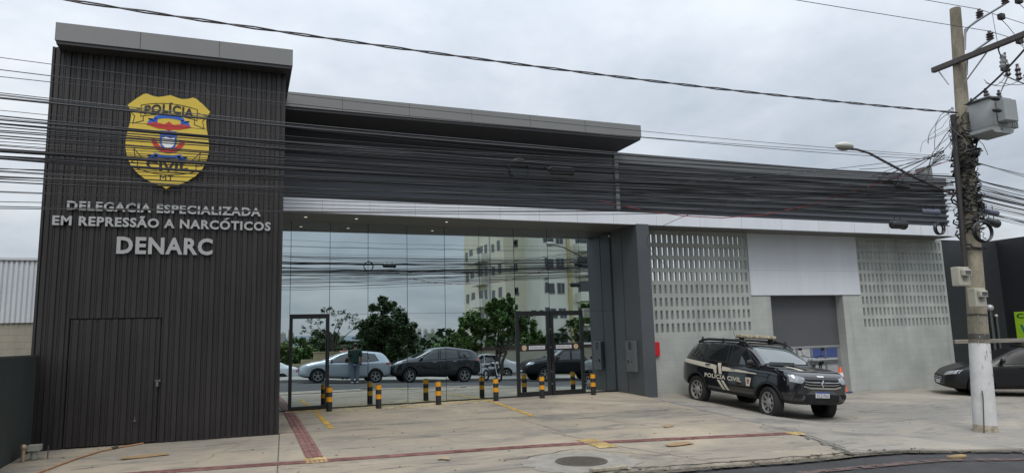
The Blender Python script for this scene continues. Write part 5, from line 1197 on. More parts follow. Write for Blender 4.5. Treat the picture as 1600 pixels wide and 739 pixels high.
g = MB(); c = pp(5.9); g.box(c.x-.12, c.x+.12, -7.62, c.y-.1, 5.50, 5.57); g.build('hanger', M_GALV, tr); g = MB(); g.box(c.x-.12, c.x+.12, -7.62, c.y-.1, 5.94, 6.01); g.build('hanger', M_GALV, tr)
v, f = text_flat('TR', .01); g = MB(); g.add([(13.86+p[0]*.045, -8.178, 5.335+p[1]*.05) for p in v], f); g.build('stencil', M_BLK, tr, recalc=False)
# surge arresters on rods behind the transformer
for i, (x, y, z) in enumerate([(14.05, -8.3, 6.40), (14.45, -8.25, 6.38), (14.78, -8.2, 6.32)]):
    tag(pin((x, y, z), .34, r=.06).build('surge_arrester', M_INS, smooth=30), 'brown ribbed surge arrester standing above the pole transformer', 'arrester', 'surge arresters above the transformer')
g = MB(); g.tube([(13.9, -8.31, 6.40), (14.9, -8.18, 6.32)], .014, 6); g.tube([(14.0, -8.15, 6.12), (14.05, -8.3, 6.4)], .012, 6); tag(g.build('arrester_rail', M_GALV), 'thin steel rail carrying the arresters over the transformer', 'rail')
tr.scale = (.86, .86, .86)
for i, (x, y, z) in enumerate([(14.55, HV[0].y, HV[0].z-.02), (14.75, HV[1].y, HV[1].z-.03), (14.95, HV[2].y, HV[2].z-.05)]):
    g = MB(); g.bbox(x-.07, x+.07, y-.05, y+.05, z-.10, z+.03, .02); g.tube([(x, y, z-.1), (x+.02, y-.1, z-.3), (x-.25, y-.5, ARM_Z+.06)], .007, 5)
    tag(g.build('line_tap', MATS['black_plastic'], smooth=40), 'black tap clamp with a drop wire on a high voltage line right of the pole', 'line clamp', 'tap clamps on the power lines')
# meter boxes
M_METER = M('meter_beige', (.40, .385, .32), .6, vary=.1, vs_=6)
for nm, c, w_, h, ry, l in (('meter_box', (13.50, -7.78, 2.28), .30, .36, 0, 'upper beige meter box strapped to the left of the utility pole'), ('meter_box', (13.88, -7.74, 1.97), .30, .36, .08, 'lower beige meter box on the street side of the utility pole')):
    t = thing(nm, l, 'meter box', (c[0], c[1], c[2]-h/2), 'meter boxes on the pole'); x, y, z = c
    if c[0] < 13.7: x -= .78; z += .17; t.location.z += .17
    else: x -= .72; z += .08; t.location.z += .08
    g = MB(); g.bbox(x-w_/2, x+w_/2, y-.09, y+.07, z-h/2, z+h/2, .015); g.build('case', M_METER, t); g = MB(); g.bbox(x-.10, x+.10, y-.17, y-.09, z+.0, z+.13, .02); g.build('hood', M_METER, t)
    g = MB(); g.add([(x-.075, y-.1715, z+.03), (x+.075, y-.1715, z+.03), (x+.075, y-.1715, z+.10), (x-.075, y-.1715, z+.10)], [(0, 1, 2, 3)]); g.build('meter_window', M_CARGLASS, t); g = MB(); g.lathe((x, y-.09, z-.04), (0, -1, 0), [(.04, 0), (.035, .02)], 12); g.build('seal', M('meter_seal', (.25, .24, .2), .6), t)
# street lamp
sl = thing('street_lamp', 'street lamp with white head on a thin arm reaching from the pole', 'street lamp', (13.1, -7.35, 4.2))
g = MB(); g.tube([(13.35, -7.4, 4.15), (12.5, -7.2, 4.52), (11.5, -7.1, 4.96), (11.2, -7.08, 5.02), (11.0, -7.06, 5.03)], [.028, .027, .024, .024, .03], 8); g.build('arm', M('lamp_arm', (.09, .075, .08), .5, .3), sl, smooth=50)
g = MB(); g.ball((10.92, -7.05, 5.08), .22, .11, .075, 12); g.build('lamp_head', M('lamp_white', (.56, .54, .48), .4, vary=.05), sl, smooth=60); g = MB(); g.ball((10.90, -7.05, 5.04), .16, .09, .06, 10); g.build('lens', M('lamp_lens', (.25, .24, .2), .2), sl, smooth=60)

# ---------------------------------------------------------------- cables
M_WIRE = M('black_cable', (.015, .015, .017), .45, vary=0); M_WIRE2 = M('grey_cable', (.09, .09, .095), .5, vary=0); M_WRED = M('red_cable', (.34, .06, .07), .5, vary=0)
def para(p0, p1, sag, n=34, wobz=0., seed=0):
    p0, p1 = Vector(p0), Vector(p1); q = random.Random(seed); o = []; ph = q.uniform(0, 6)
    for i in range(n+1):
        t = i/n; p = p0.lerp(p1, t); p.z -= 4*sag*t*(1-t); p.z += wobz*(math.sin(9*t*2+ph)+.6*math.sin(23*t+ph*2)); o.append(p)
    return o
XL_, XR_ = -22., 48.
q = random.Random(21)
heights = [88.4, 112, 122.5, 145, 151, 156.6, 161, 172, 182, 189.5, 191, 196, 214.5, 221, 227.6, 235, 237.5, 240.7, 244.7, 250, 264.5, 270, 275, 281.6, 287, 294, 301.5, 313, 318.5, 326]
heights += [238.5, 192.5, 229]
thick = {161: .013, 235: .019, 237.5: .014, 189.5: .009, 214.5: .008, 244.7: .009, 112: .006, 191: .008}
WL = {161: 'upper heavy black cable crossing the yellow police badge', 235: 'thickest black trunk cable crossing the front of the tower', 112: 'thin black cable crossing high on the tower, alone'}
for i, hpx in enumerate(heights):
    L = 5.13-(hpx-88)*.00803; Pz = float(np.interp(L, [3.2, 4.0, 4.6, 5.16], [3.85, 4.2, 4.58, 5.15]))+q.uniform(-.14, .14); sag = q.uniform(.40, .65)
    y = -7.22+q.uniform(-.13, .13); p = pp(Pz); t = (-2.87-XL_)/(13.4-XL_); zl = (L+4*sag*t*(1-t)-Pz*t)/(1-t)
    r = thick.get(hpx, q.choice([.0042, .005, .006, .0048]))
    pts = para((XL_, y+q.uniform(-.1, .1), zl), (p.x-.13, y, Pz), sag, 40, .010 if r < .012 else .004, i)
    g = MB(); g.tube(pts, r, 5)
    pr = (p.x+.13, y, Pz); g.tube(para(pr, (XR_, y-.2, Pz-1.0), q.uniform(.7, 1.2), 24, .008, i+90), r, 5)
    if r > .007: 
        g.tube([Vector(a)+Vector((0, .012, r*1.4+.004*math.sin(k*1.7))) for k, a in enumerate(pts)], .004, 4)
    o = g.build('overhead_cable', M_WIRE2 if (i % 9 == 4) else M_WIRE, smooth=60)
    tag(o, WL.get(hpx, 'thin dark cable in the crowded bundle strung across the facade to the utility pole'), 'cable', 'overhead cables across the facade')
# crowded lower runs that reach the pole only in the right half
for i in range(9):
    Pz = q.uniform(3.85, 4.5); y = -7.2+q.uniform(-.15, .15); p = pp(Pz); L = Pz-q.uniform(-.12, .15)
    g = MB(); g.tube(para((XL_, y, L+q.uniform(.2, .8)), (p.x-.14, y, Pz), q.uniform(.3, .6), 40, .014, i+200), q.choice([.0045, .0055, .008]), 5)
    tag(g.build('overhead_cable', M_WIRE, smooth=60), 'thin dark cable in the crowded bundle strung across the facade to the utility pole', 'cable', 'overhead cables across the facade')
for i in range(10):
    Pz = q.uniform(3.85, 4.55); p = pp(Pz); x0_ = q.uniform(1.5, 8); y = -7.2+q.uniform(-.18, .18); t = (13.3-x0_)/35
    g = MB(); g.tube(para((XL_, y, Pz+q.uniform(-.1, .4)), (p.x-.14, y, Pz), q.uniform(.25, .7), 60, q.uniform(.02, .045), i+400), q.choice([.004, .0055, .009]), 5)
    tag(g.build('overhead_cable', M_WIRE, smooth=60), 'thin dark cable in the crowded bundle strung across the facade to the utility pole', 'cable', 'overhead cables across the facade')
for i, (hp_, zz_) in enumerate(zip(HV, (8.1, 8.0, 7.5))):
    g = MB(); g.tube(para((XL_, hp_.y, hp_.z+.02), hp_, .25, 20), .0065, 5); g.tube(para(hp_, (XR_, hp_.y-.3, hp_.z-1.2), .5, 20), .0065, 5)
    tag(g.build('power_line', M_WIRE, smooth=60), 'high voltage line carried on the top insulators of the utility pole', 'power line', 'power lines at the pole top')
g = MB(); a = []; b = []
base = para((XL_, -7.5, 7.2), (13.6, -7.5, 5.86), .62, 160)
for k, p in enumerate(base): a.append(p+Vector((0, .014*math.cos(k*1.1), .014*math.sin(k*1.1)))); b.append(p-Vector((0, .014*math.cos(k*1.1), .014*math.sin(k*1.1))))
g.tube(a, .011, 5); g.tube(b, .011, 5)
tag(g.build('twisted_cable', M('purple_black_cable', (.03, .02, .022), .45, vary=0), smooth=60), 'twisted service cable sagging alone across the open sky', 'cable')
g = MB(); rp = [(5.4, -7.1, 3.72), (6.2, -7.1, 3.60), (7.0, -7.1, 3.53), (7.8, -7.1, 3.52), (8.8, -7.1, 3.62), (9.8, -7.12, 3.83), (10.87, -7.15, 4.13), (11.8, -7.2, 4.40), (12.6, -7.2, 4.62), (13.5, -7.3, 4.9)]
g.tube(rp, .008, 5); tag(g.build('red_cable', M_WRED, smooth=60), 'reddish cable drooping in front of the right parapet', 'cable')
for i, (pts, l) in enumerate([([(13.3, -7.25, 4.85), (11.8, -7.1, 4.42), (9.2, -5.5, 4.25), (9.5, -1.45, 4.05), (10.5, -1.45, 3.2)], 'slack thin drop cable sagging from the pole to the pillar'), ([(13.4, -7.3, 5.0), (10.5, -7.2, 4.55), (7.5, -7.15, 4.15), (3.5, -7.1, 3.75), (-4, -7.1, 3.85), (XL_, -7.2, 4.9)], 'grey cable slanting below the thick trunk cable on the facade')]):
    sp = []; P_ = [Vector(p) for p in pts]
    for a_, b_ in zip(P_[:-1], P_[1:]): sp += [a_.lerp(b_, k/6) for k in range(6)]
    sp.append(P_[-1])
    for _ in range(6): sp = [sp[0]]+[(sp[k-1]+2*sp[k]+sp[k+1])/4 for k in range(1, len(sp)-1)]+[sp[-1]]
    g = MB(); g.tube(sp, .006, 5); tag(g.build('drop_cable', M_WIRE2 if i else M_WIRE, smooth=60), l, 'cable')
# coils and splice closures on the bundle
def coil(c, r, turns, label, nrm=(0, 1, 0), wr=.0095, seed=0):
    q = random.Random(seed); n = Vector(nrm).normalized(); a = n.orthogonal().normalized(); b = n.cross(a); pts = []
    for k in range(turns*22):
        t = k*2*math.pi/22; rr_ = r*(1+.05*math.sin(t*.31+seed)); pts.append(Vector(c)+a*rr_*math.cos(t)+b*rr_*math.sin(t)+n*.035*math.sin(t*.37)+Vector((q.uniform(-.004, .004),)*3))
    return tag(MB().tube(pts, wr, 5).build('cable_coil', M_WIRE, smooth=60), label, 'cable coil')
coil((3.97, -7.15, 4.15), .165, 7, 'ring of spare black cable hanging left of the box closure', seed=1)
coil((13.60, -7.72, 3.35), .20, 9, 'thick coil of black cable tied to the pole below the bundle', (.2, 1, 0), .012, 2)
coil((13.02, -7.25, 3.47), .12, 6, 'small cable coil hanging left of the steel conduit', seed=3)
def closure(c, L, r, label, mt, ax=(1, 0, 0), hang=True):
    c = Vector(c); t = thing('splice_closure', label, 'splice closure', c); a = Vector(ax).normalized()
    g = MB(); g.lathe(c-a*L/2, a, [(r*.35, 0), (r*.8, L*.06), (r, L*.12), (r, L*.82), (r*1.12, L*.84), (r*1.12, L*.95), (r*.4, L)], 16); g.build('case', mt, t, smooth=40)
    g = MB(); g.tube([c-a*L*.65+Vector((0, 0, .05)), c-a*L/2], .01, 6); g.tube([c-a*L*.2+Vector((0, 0, r)), c-a*L*.2+Vector((0, 0, r+.09))], .008, 5); g.tube([c+a*L*.2+Vector((0, 0, r)), c+a*L*.2+Vector((0, 0, r+.09))], .008, 5); g.build('hanger', M_WIRE, t)
M_CLO = M('closure_black', (.02, .021, .022), .5, vary=.1); M_CLOB = M('closure_blue_grey', (.11, .12, .17), .5, vary=.1)
closure((4.70, -7.15, 4.17), .46, .07, 'long black splice closure beside the cable ring in front of the siding', M_CLO)
closure((11.95, -7.2, 3.52), .38, .085, 'stubby black splice closure hanging low left of the pole', M_CLO)
closure((12.15, -7.2, 4.30), .34, .07, 'tangled dark splice closure under the lamp arm', M_CLO, (1, 0, -.1))
closure((12.82, -7.25, 3.80), .46, .062, 'blue grey tube closure just left of the pole', M_CLOB)
closure((14.28, -7.45, 3.82), .44, .06, 'blue grey tube closure just right of the pole', M_CLOB, (1, 0, -.12))
closure((14.15, -7.55, 3.58), .36, .075, 'black ribbed closure just below and right of the pole bundle', M_CLO, (1, 0, -.15))
for z, l in ((6.02, 'upper black lamp shaped connector beside the transformer'), (5.78, 'lower black lamp shaped connector beside the transformer')):
    g = MB(); g.ball((13.62, -8.28, z-.12), .13, .05, .045, 10); tag(g.build('connector_pod', M_CLO, smooth=50), l, 'connector')
# tangle of drop wires about the pole
g = MB(); q = random.Random(8)
for i in range(120):
    z = q.uniform(3.4, 5.6); c = pp(z); a0 = q.uniform(0, 6.28); pts = []; r0 = q.uniform(.15, .26); dz = q.uniform(-.5, .5)
    for k in range(10): a = a0+k*.35*q.choice((1, 1, 1.2)); rr_ = r0+.05*math.sin(k*1.3+i); pts.append((c.x+rr_*math.cos(a), c.y+rr_*math.sin(a), z+dz*k/9-.12*math.sin(math.pi*k/9)))
    g.tube(pts, q.choice([.007, .011, .017]), 5)
for i in range(16):
    p = Vector((13.45+q.uniform(-.1, .1), -7.5, q.uniform(5.2, 6.0))); pts = [p]; d = Vector((q.uniform(-.2, .05), q.uniform(-.05, .05), -.1))
    for k in range(9): d += Vector((q.uniform(-.05, .05), q.uniform(-.03, .03), q.uniform(-.06, .04))); d *= .9; p = p+d*.9; pts.append(p)
    g.tube(pts, q.choice([.004, .006, .008]), 5)
for i in range(7):
    p0 = Vector((13.35, -7.3, q.uniform(4.9, 5.2))); g.tube(para(p0, (q.uniform(10.9, 12.6), -7.2, q.uniform(4.3, 4.6)), q.uniform(.0, .12), 14), q.choice([.006, .009, .012]), 5)
struct(tag(g.build('cable_tangle', M_WIRE, smooth=60), 'tangle of loose black wires wound round the utility pole', 'cable tangle'), 'stuff')
g = MB()
for z in np.arange(3.75, 5.5, .16):
    c = pp(z)
    for k in range(3): a = R(60+120*k+z*90); g.lathe((c.x+.19*math.cos(a), c.y+.19*math.sin(a), z), (0, 0, 1), [(.03, 0), (.045, .02), (.025, .04), (.045, .06), (.03, .08)], 8)
struct(tag(g.build('cable_clamps', M_CLO), 'rows of dark cable clamps banded round the pole', 'clamps', None), 'stuff')
for i, (a, b, c) in enumerate([(HV[0]+Vector((.6, 0, -.1)), (ca.x-.1, -8.95, ARM_Z-.05), .3), (HV[1]+Vector((.4, 0, -.05)), (ca.x-.1, -8.35, ARM_Z-.05), .25), (Vector((14.0, -8.35, 6.5)), (13.75, -8.02, 6.40), .2), (Vector((14.0, -8.95, 6.5)), (13.97, -7.9, 6.40), .25), (Vector((14.0, -9.5, 6.5)), (14.2, -8.02, 6.40), .3), (Vector((13.75, -9.6, 7.35)), (13.55, -7.75, 5.95), .15)]):
    tag(MB().tube(para(a, b, c, 14), .006 if i < 5 else .02, 5).build('jumper_wire', M_WIRE, smooth=60), 'looping jumper wire between crossarm, cutouts and transformer' if i < 5 else 'heavy black lead slanting from the crossarm down past the transformer', 'wire', 'jumper wires on the pole' if i < 5 else None)

# ---------------------------------------------------------------- across the street
def leaf_mat(name, c, c2): return M(name, c, .6, vary=.25, vs_=2.2, c2=c2, spec=.3)
def tree(name, label, x, y, z, blobs, leafs, size, mat_, trunkh, trunkr, seed, group=None, stems=1, bark=(.06, .05, .04)):
    """blobs: list of (dx,dy,dz,rx,ry,rz) clumps relative to the trunk foot"""
    q = random.Random(seed); t = thing(name, label, 'tree', (x, y, z), group); tk = MB()
    for s in range(stems):
        bx, by = (q.uniform(-.25, .25), q.uniform(-.2, .2)) if stems > 1 else (0, 0); top = Vector((x+bx*1.6, y+by*1.6, z+trunkh))
        tk.tube([(x+bx*.5, y+by*.5, z-.2), (x+bx+q.uniform(-.1, .1), y+by, z+trunkh*.55), top], [trunkr, trunkr*.8, trunkr*.62], 8)
        for b in blobs[s::stems]:
            e_ = Vector((x+b[0], y+b[1], z+b[2])); m_ = top.lerp(e_, .5)+Vector((q.uniform(-.15, .15), q.uniform(-.15, .15), .1)); tk.tube([top-Vector((0, 0, .2)), m_, e_], [trunkr*.5, trunkr*.3, trunkr*.1], 6)
    tk.build('trunk', M('bark', bark, .9, vary=.3, vs_=6, bump=.5), t, smooth=50)
    g = MB(); vol = [b[3]*b[4]*b[5] for b in blobs]
    sub = []
    for b, v_ in zip(blobs, vol):
        for k in range(max(3, int(14*v_/sum(vol)*len(blobs)))):
            u = Vector((q.gauss(0, 1), q.gauss(0, 1), q.gauss(0, 1))).normalized()*q.uniform(.45, 1.0); sub.append((b[0]+u.x*b[3], b[1]+u.y*b[4], b[2]+u.z*b[5], q.uniform(.18, .36)*min(b[3], b[5])))
    for i in range(leafs):
        sx, sy, sz, sr = sub[int(q.random()*len(sub))]; u = Vector((q.gauss(0, 1), q.gauss(0, 1), q.gauss(0, 1))).normalized()*sr*q.uniform(.3, 1.25)
        p = Vector((x+sx, y+sy, z+sz))+u; a = Vector((q.gauss(0, 1), q.gauss(0, 1), q.gauss(0, .6))).normalized(); n = Vector((q.gauss(0, .5), q.gauss(0, .5), 1)).normalized(); b_ = n.cross(a).normalized(); l = size*q.uniform(.7, 1.3); w_ = l*.45
        g.add([p-a*l, p+b_*w_, p+a*l, p-b_*w_], [(0, 1, 2, 3)])
    g.build('crown', mat_, t, recalc=False); return t
LM_D = leaf_mat('dark_leaf', (.036, .066, .022), (.062, .10, .036)); LM_M = leaf_mat('mid_leaf', (.065, .125, .03), (.12, .20, .055)); LM_L = leaf_mat('light_leaf', (.085, .13, .03), (.12, .17, .05))
zg = lambda x, y: gz(x, y)
tree('round_tree', 'dense dark round tree mirrored behind the hatchback', 7.75, -24.2, -1.1, [(0, 0, 4.1, 1.0, 1, 1.0), (-.75, 0, 3.3, 1.0, 1, .9), (.85, .2, 3.4, 1.0, 1, .9), (0, 0, 2.6, 1.4, 1.2, .9), (-.1, .3, 4.9, .7, .7, .5), (1.3, 0, 2.7, .65, .7, .7), (-1.2, 0, 2.3, .7, .7, .6), (.2, 0, 1.9, 1.2, 1, .5)], 24000, .105, LM_D, 1.7, .16, 1)
tree('leafy_tree', 'leafy green tree mirrored in front of the cream apartment block', 14.0, -21.9, zfar(14)+.1, [(0, 0, 3.7, 1.1, 1, .9), (-1.3, 0, 3.0, 1.0, .9, .8), (1.3, 0, 3.1, 1.1, .9, .8), (-2.1, 0, 2.4, .8, .7, .6), (2.0, 0, 2.6, .8, .7, .5), (.3, .2, 4.4, .7, .7, .5), (-.5, 0, 2.3, 1, .8, .5), (.8, 0, 4.1, .6, .6, .5), (2.6, 0, 3.5, .5, .5, .4)], 21000, .105, LM_M, 1.5, .11, 2, stems=3)
tree('small_tree', 'low bushy tree mirrored right of the charcoal SUV', 12.4, -24.2, zg(12.4, -24.2), [(0, 0, 2.3, .9, .8, .45), (.9, 0, 2.2, .8, .8, .4), (-.6, 0, 2.1, .6, .6, .35)], 2600, .13, LM_L, 1.5, .07, 3, stems=3)
tree('thin_tree', 'sparse branching tree mirrored above the hatchback roof', 5.6, -30.5, zg(5.6, -30.5), [(-1.3, 0, 4.3, .7, .6, .4), (-.4, 0, 4.9, .8, .6, .4), (.7, 0, 4.6, .8, .6, .4), (1.5, 0, 4.0, .6, .6, .4), (-2.0, 0, 3.7, .5, .5, .3), (.2, 0, 4.1, .6, .6, .3)], 900, .09, LM_D, 2.6, .10, 4)
tree('street_tree', 'tree mirrored at the right end of the glass before the apartment block', 20.9, -23.0, zg(20.9, -23), [(0, 0, 4.3, .9, .8, .8), (-.5, 0, 3.3, .8, .8, .7), (.7, 0, 3.4, .9, .8, .7)], 3600, .15, LM_M, 1.9, .10, 5)
tree('bush_tree', 'bush mirrored above the boundary wall behind the double door', 18.3, -26.2, zg(18, -26), [(0, 0, 2.7, .9, .8, .5), (-.6, 0, 2.4, .6, .6, .4), (.7, 0, 2.5, .6, .6, .4)], 2400, .14, LM_M, 1.6, .08, 6)
k = 0
for (x, y, h, r, c, l) in [(1.2, -34, 3.7, 1.9, LM_L, 'bright green bushy tree mirrored at the left edge of the glass'), (3.6, -38, 3.8, 2.0, LM_M, 'mid green tree mirrored behind the tan walls by the door'), (7.9, -41, 4.3, 2.2, LM_D, 'dark tree mirrored behind the sparse branching tree'), (12.5, -44, 4.0, 2.2, LM_D, 'dark tree mirrored left of the bare fence posts'), (17.5, -46, 4.0, 2.0, LM_M, 'mid green tree mirrored above the charcoal SUV roof'), (21.5, -40, 3.4, 1.5, LM_D, 'dark shrub mirrored below the apartment block corner')]:
    k += 1; tree('background_tree', l, x, y, zg(x, y), [(0, 0, h*.72, r, r, h*.24), (-r*.6, 0, h*.55, r*.7, r*.7, h*.25), (r*.6, 0, h*.56, r*.7, r*.7, h*.25), (0, 0, h*.38, r*.9, r*.9, h*.22)], 8000, .13, c, h*.35, .12, 40+k)
g = MB(); q = random.Random(31)
for i in range(24000):
    x = q.uniform(-8, 62); y = -55-70*q.random()**2; zt_ = 5.0+.7*math.sin(x*.31+y*.05)+1.0*math.sin(x*.9+1)+.5*math.sin(y*.7); zz_ = gz(x, y)+zt_*q.random()**.4
    a = Vector((q.gauss(0, 1), q.gauss(0, 1), q.gauss(0, .6))).normalized(); b_ = a.orthogonal().normalized(); l = q.uniform(.25, .6); p = Vector((x, y, zz_)); g.add([p-a*l, p+b_*l*.6, p+a*l, p-b_*l*.6], [(0, 1, 2, 3)])
struct(tag(g.build('distant_wood', leaf_mat('wood_leaf', (.035, .062, .025), (.06, .09, .04)), loc=(20, -90, -5), recalc=False), 'far belt of trees mirrored below the skyline', 'wood'), 'stuff')
# tan stepped walls, posts, boundary wall
g = MB()
for i, (x0, x1, h) in enumerate([(1.4, 2.5, 1.45), (2.5, 3.3, 1.75), (3.3, 4.0, 2.0), (4.0, 6.6, 2.4)]): g.box(x0, x1, -27.6, -27.2, -2.2, -1.35+h)
g.box(3.95, 6.7, -27.65, -27.15, 1.055, 1.11)
tag(g.build('stepped_wall', M('tan_render', (.42, .34, .20), .8, vary=.12, vs_=1.2)), 'tan stepped wall mirrored behind the hatchback bonnet', 'wall')
g = MB()
for i, (x0, x1, h) in enumerate([(8.6, 10.0, 1.5), (10.0, 11.2, 1.75), (11.2, 13.2, 2.1)]): g.box(x0, x1, -28.6, -28.2, -2.2, -1.6+h)
tag(g.build('stepped_wall', M('tan_render', (.42, .34, .20))), 'tan stepped wall mirrored between the round tree and the charcoal SUV', 'wall')
fn = thing('post_fence', 'low white wall with slim posts mirrored between hatchback and charcoal SUV', 'fence', (9, -25, -1.3))
g = MB(); g.box(6.2, 12.2, -25.1, -24.95, -1.5, -.05); g.build('base_wall', M('fence_white', (.42, .43, .42), .8, vary=.12), fn)
for i in range(11): g = MB(); x = 6.6+i*.55; g.cyl((x, -25.02, -.1), (x, -25.02, 1.15+.2*math.sin(i*2.1)), .028, n=7); g.build('post', M('post_grey', (.30, .29, .26), .8, vary=.1), fn)
bw = thing('boundary_wall', 'cream boundary wall with brown coping mirrored behind the black pickup', 'wall', (22, -24.6, -1.5))
g = MB(); g.box(13.2, 42, -24.7, -24.5, -2.6, .88); g.build('wall', M('cream_render', (.50, .46, .36), .8, vary=.08, vs_=.8), bw); g = MB(); g.box(13.15, 42.05, -24.75, -24.45, .88, 1.08); g.build('coping', M('brown_coping', (.10, .06, .045), .7, vary=.1), bw)
g = MB(); g.box(15.0, 16.6, -33.5, -31, -2.4, .9); g.box(15.9, 16.6, -33, -32, -2.4, 2.3)
tag(g.build('utility_block', M('pale_block', (.33, .32, .30), .8, vary=.12)), 'small pale concrete block building mirrored left of the leafy tree', 'building')
# apartment block
ap = thing('apartment_block', 'tall cream apartment block with balconies mirrored in the right half of the glass', 'apartment block', (36, -64, -2.5))
APX = -1.7
M_AP = M('apartment_cream', (.70, .65, .51), .8, vary=.06, vs_=.25); M_AP2 = M('apartment_pale', (.74, .715, .62), .8, vary=.06, vs_=.25); M_APY = M('apartment_ochre', (.52, .43, .22), .7, vary=.05); M_APB = M('apartment_blue_grey', (.36, .42, .46), .7, vary=.05)
Z0, FL, NF = -2.8, 2.85, 8
g = MB(); g.box(30.3, 36.2, -76, -60, Z0, Z0+FL*NF); g.build('main_wing', M_AP, ap); g = MB(); g.box(33.2, 46, -72, -55.5, Z0, Z0+FL*NF); g.build('front_wing', M_AP2, ap)
g = MB(); g.box(36.75, 37.08, -55.5, -55.2, Z0, Z0+FL*NF); g.build('ochre_pilaster', M_APY, ap); g = MB(); g.box(30.24, 30.3, -64.9, -64.55, Z0, Z0+FL*NF); g.build('blue_stripe', M_APB, ap)
M_WFR = M('window_frame_grey', (.28, .29, .29), .5, .3, vary=.05); M_WGL = M('apartment_glass', (.03, .035, .04), .08, vary=0, spec=.8)
def wind(x, y, z, w_, h, facing):
    g = MB(); 
    if facing == 'y': g.box(x-w_/2, x+w_/2, y, y+.06, z, z+h)
    else: g.box(x-.06, x, y-w_/2, y+w_/2, z, z+h)
    fr = g.build('window', M_WFR, ap); g = MB()
    if facing == 'y':
        for s in (0, 1): g.box(x-w_/2+.05+s*w_/2, x-.05+s*w_/2, y+.055, y+.07, z+.06, z+h-.06)
    else:
        for s in (0, 1): g.box(x-.07, x-.055, y-w_/2+.05+s*w_/2, y-.05+s*w_/2, z+.06, z+h-.06)
    g.build('pane', M_WGL, fr)
for k in range(1, 6):
    z = Z0+k*FL+.95
    wind(31.9, -60, z+.25, .6, .6, 'y') if k % 2 else None
    wind(33.05-.9, -60, z, .5, 1.0, 'y'); wind(34.4, -55.5, z, 1.5, 1.15, 'y'); wind(35.9, -55.5, z, .9, 1.2, 'y'); wind(40.2, -55.5, z, 1.3, 1.2, 'y')
    wind(30.3, -61.6, z, .9, 1.2, 'x'); wind(30.3, -72.6, z, 1.2, 1.3, 'x'); wind(30.3, -74.6, z, 1.0, 1.2, 'x'); wind(30.3, -63.6, z, .8, 1.0, 'x'); wind(42.4, -55.5, z, 1.6, 1.2, 'y')
    g = MB(); g.box(29.3, 30.3, -70.6, -67.0, z-.95, z-.80); g.box(29.3, 29.38, -70.6, -67.0, z-.80, z+.05); g.box(29.38, 30.3, -70.6, -70.52, z-.8, z+.05); g.box(29.38, 30.3, -67.08, -67.0, z-.8, z+.05); b_ = g.build('balcony', M_AP2, ap)
    g = MB(); g.box(30.27, 30.305, -70.2, -67.4, z-.78, z+1.3); g.build('balcony_door', M_WGL, b_)
    g = MB(); g.box(37.6, 39.6, -55.5, -54.5, z-.95, z-.78); g.box(37.6, 39.6, -54.58, -54.5, z-.78, z+.05); g.box(37.6, 37.68, -55.5, -54.58, z-.78, z+.05); g.box(39.52, 39.6, -55.5, -54.58, z-.78, z+.05); b_ = g.build('balcony', M_AP2, ap)
    g = MB(); g.box(37.9, 39.4, -55.5, -55.46, z-.7, z+1.35); g.build('balcony_door', M_WGL, b_)
for k in range(1, 6):
    z = Z0+k*FL+.95; g = MB(); g.box(29.4, 30.3, -66.9, -65.5, z-.95, z-.8); g.box(29.4, 29.47, -66.9, -65.5, z-.8, z+.05); g.box(29.47, 30.3, -66.9, -66.83, z-.8, z+.05); g.box(29.47, 30.3, -65.57, -65.5, z-.8, z+.05); b_ = g.build('balcony', M_AP2, ap)
    g = MB(); g.box(30.27, 30.305, -66.7, -65.7, z-.78, z+1.3); g.build('balcony_door', M_WGL, b_)
g = MB(); g.box(30.1, 46.2, -76.2, -55.3, Z0+FL*NF, Z0+FL*NF+.5); g.build('roof_slab', M_AP2, ap)
for k in range(1, 6): 
    g = MB(); z = Z0+k*FL+1.6; g.bbox(33.6, 34.1, -55.5, -55.15, z+.9, z+1.2, .02) if k % 2 else g.bbox(31.0, 31.5, -60, -59.65, z-.2, z+.15, .02); g.build('air_conditioner', M('ac_grey', (.4, .4, .38), .6), ap)
ap.location.x += APX
# skyline and hills far off
M_CITY = M('city_cream', (.50, .46, .40), .8, vary=.08); q = random.Random(77)
def cityblock(x, y, w_, h, label, grp):
    z = gz(x, y); t = thing('tower_block', label, 'tower block', (x, y, z), grp); g = MB(); g.box(x-w_/2, x+w_/2, y-6, y+6, z-1, z+h); g.box(x-w_*.2, x+w_*.2, y-3, y+3, z+h, z+h+2.5); g.build('walls', M_CITY, t)
    g = MB()
    for k in range(int(h/3)-1): g.box(x-w_*.42, x-w_*.08, y+6, y+6.1, z+2+k*3, z+3.3+k*3); g.box(x+w_*.08, x+w_*.42, y+6, y+6.1, z+2+k*3, z+3.3+k*3)
    g.build('window_rows', M('city_window', (.17, .18, .19), .5, vary=0), t)
cs = [(70, -1490, 10, 36), (81, -1500, 8, 40), (93, -1510, 9, 35), (133, -1490, 9, 40), (146, -1480, 9, 37), (159, -1500, 8, 39), (186, -1510, 8, 30), (352, -1490, 9, 28), (364, -1500, 9, 34), (377, -1500, 8, 37), (388, -1490, 7, 33), (404, -1510, 10, 25), (425, -1510, 10, 24), (452, -1490, 8, 26)]
for i, (x, y, w_, h) in enumerate(cs):
    w_ *= q.uniform(.6, .9); h *= q.uniform(.72, .92)
    cityblock(x, y, w_, h, 'small pale tower block on the far skyline mirrored over the single glass door' if i < 7 else 'small pale tower block on the far skyline mirrored over the charcoal SUV', 'skyline towers, left' if i < 7 else 'skyline towers, right')
g = MB()
for i in range(120):
    x = q.uniform(-120, 330); y = -q.uniform(260, 420); s = q.uniform(5, 11); z = gz(x, y); g.box(x, x+s, y, y+s, z-1, z+q.uniform(4, 8))
struct(tag(g.build('distant_houses', M('distant_roof', (.36, .31, .27), .8, vary=.3, vs_=.05), loc=(50, -300, -9)), 'jumble of low pale roofs far off below the skyline', 'houses'), 'stuff')
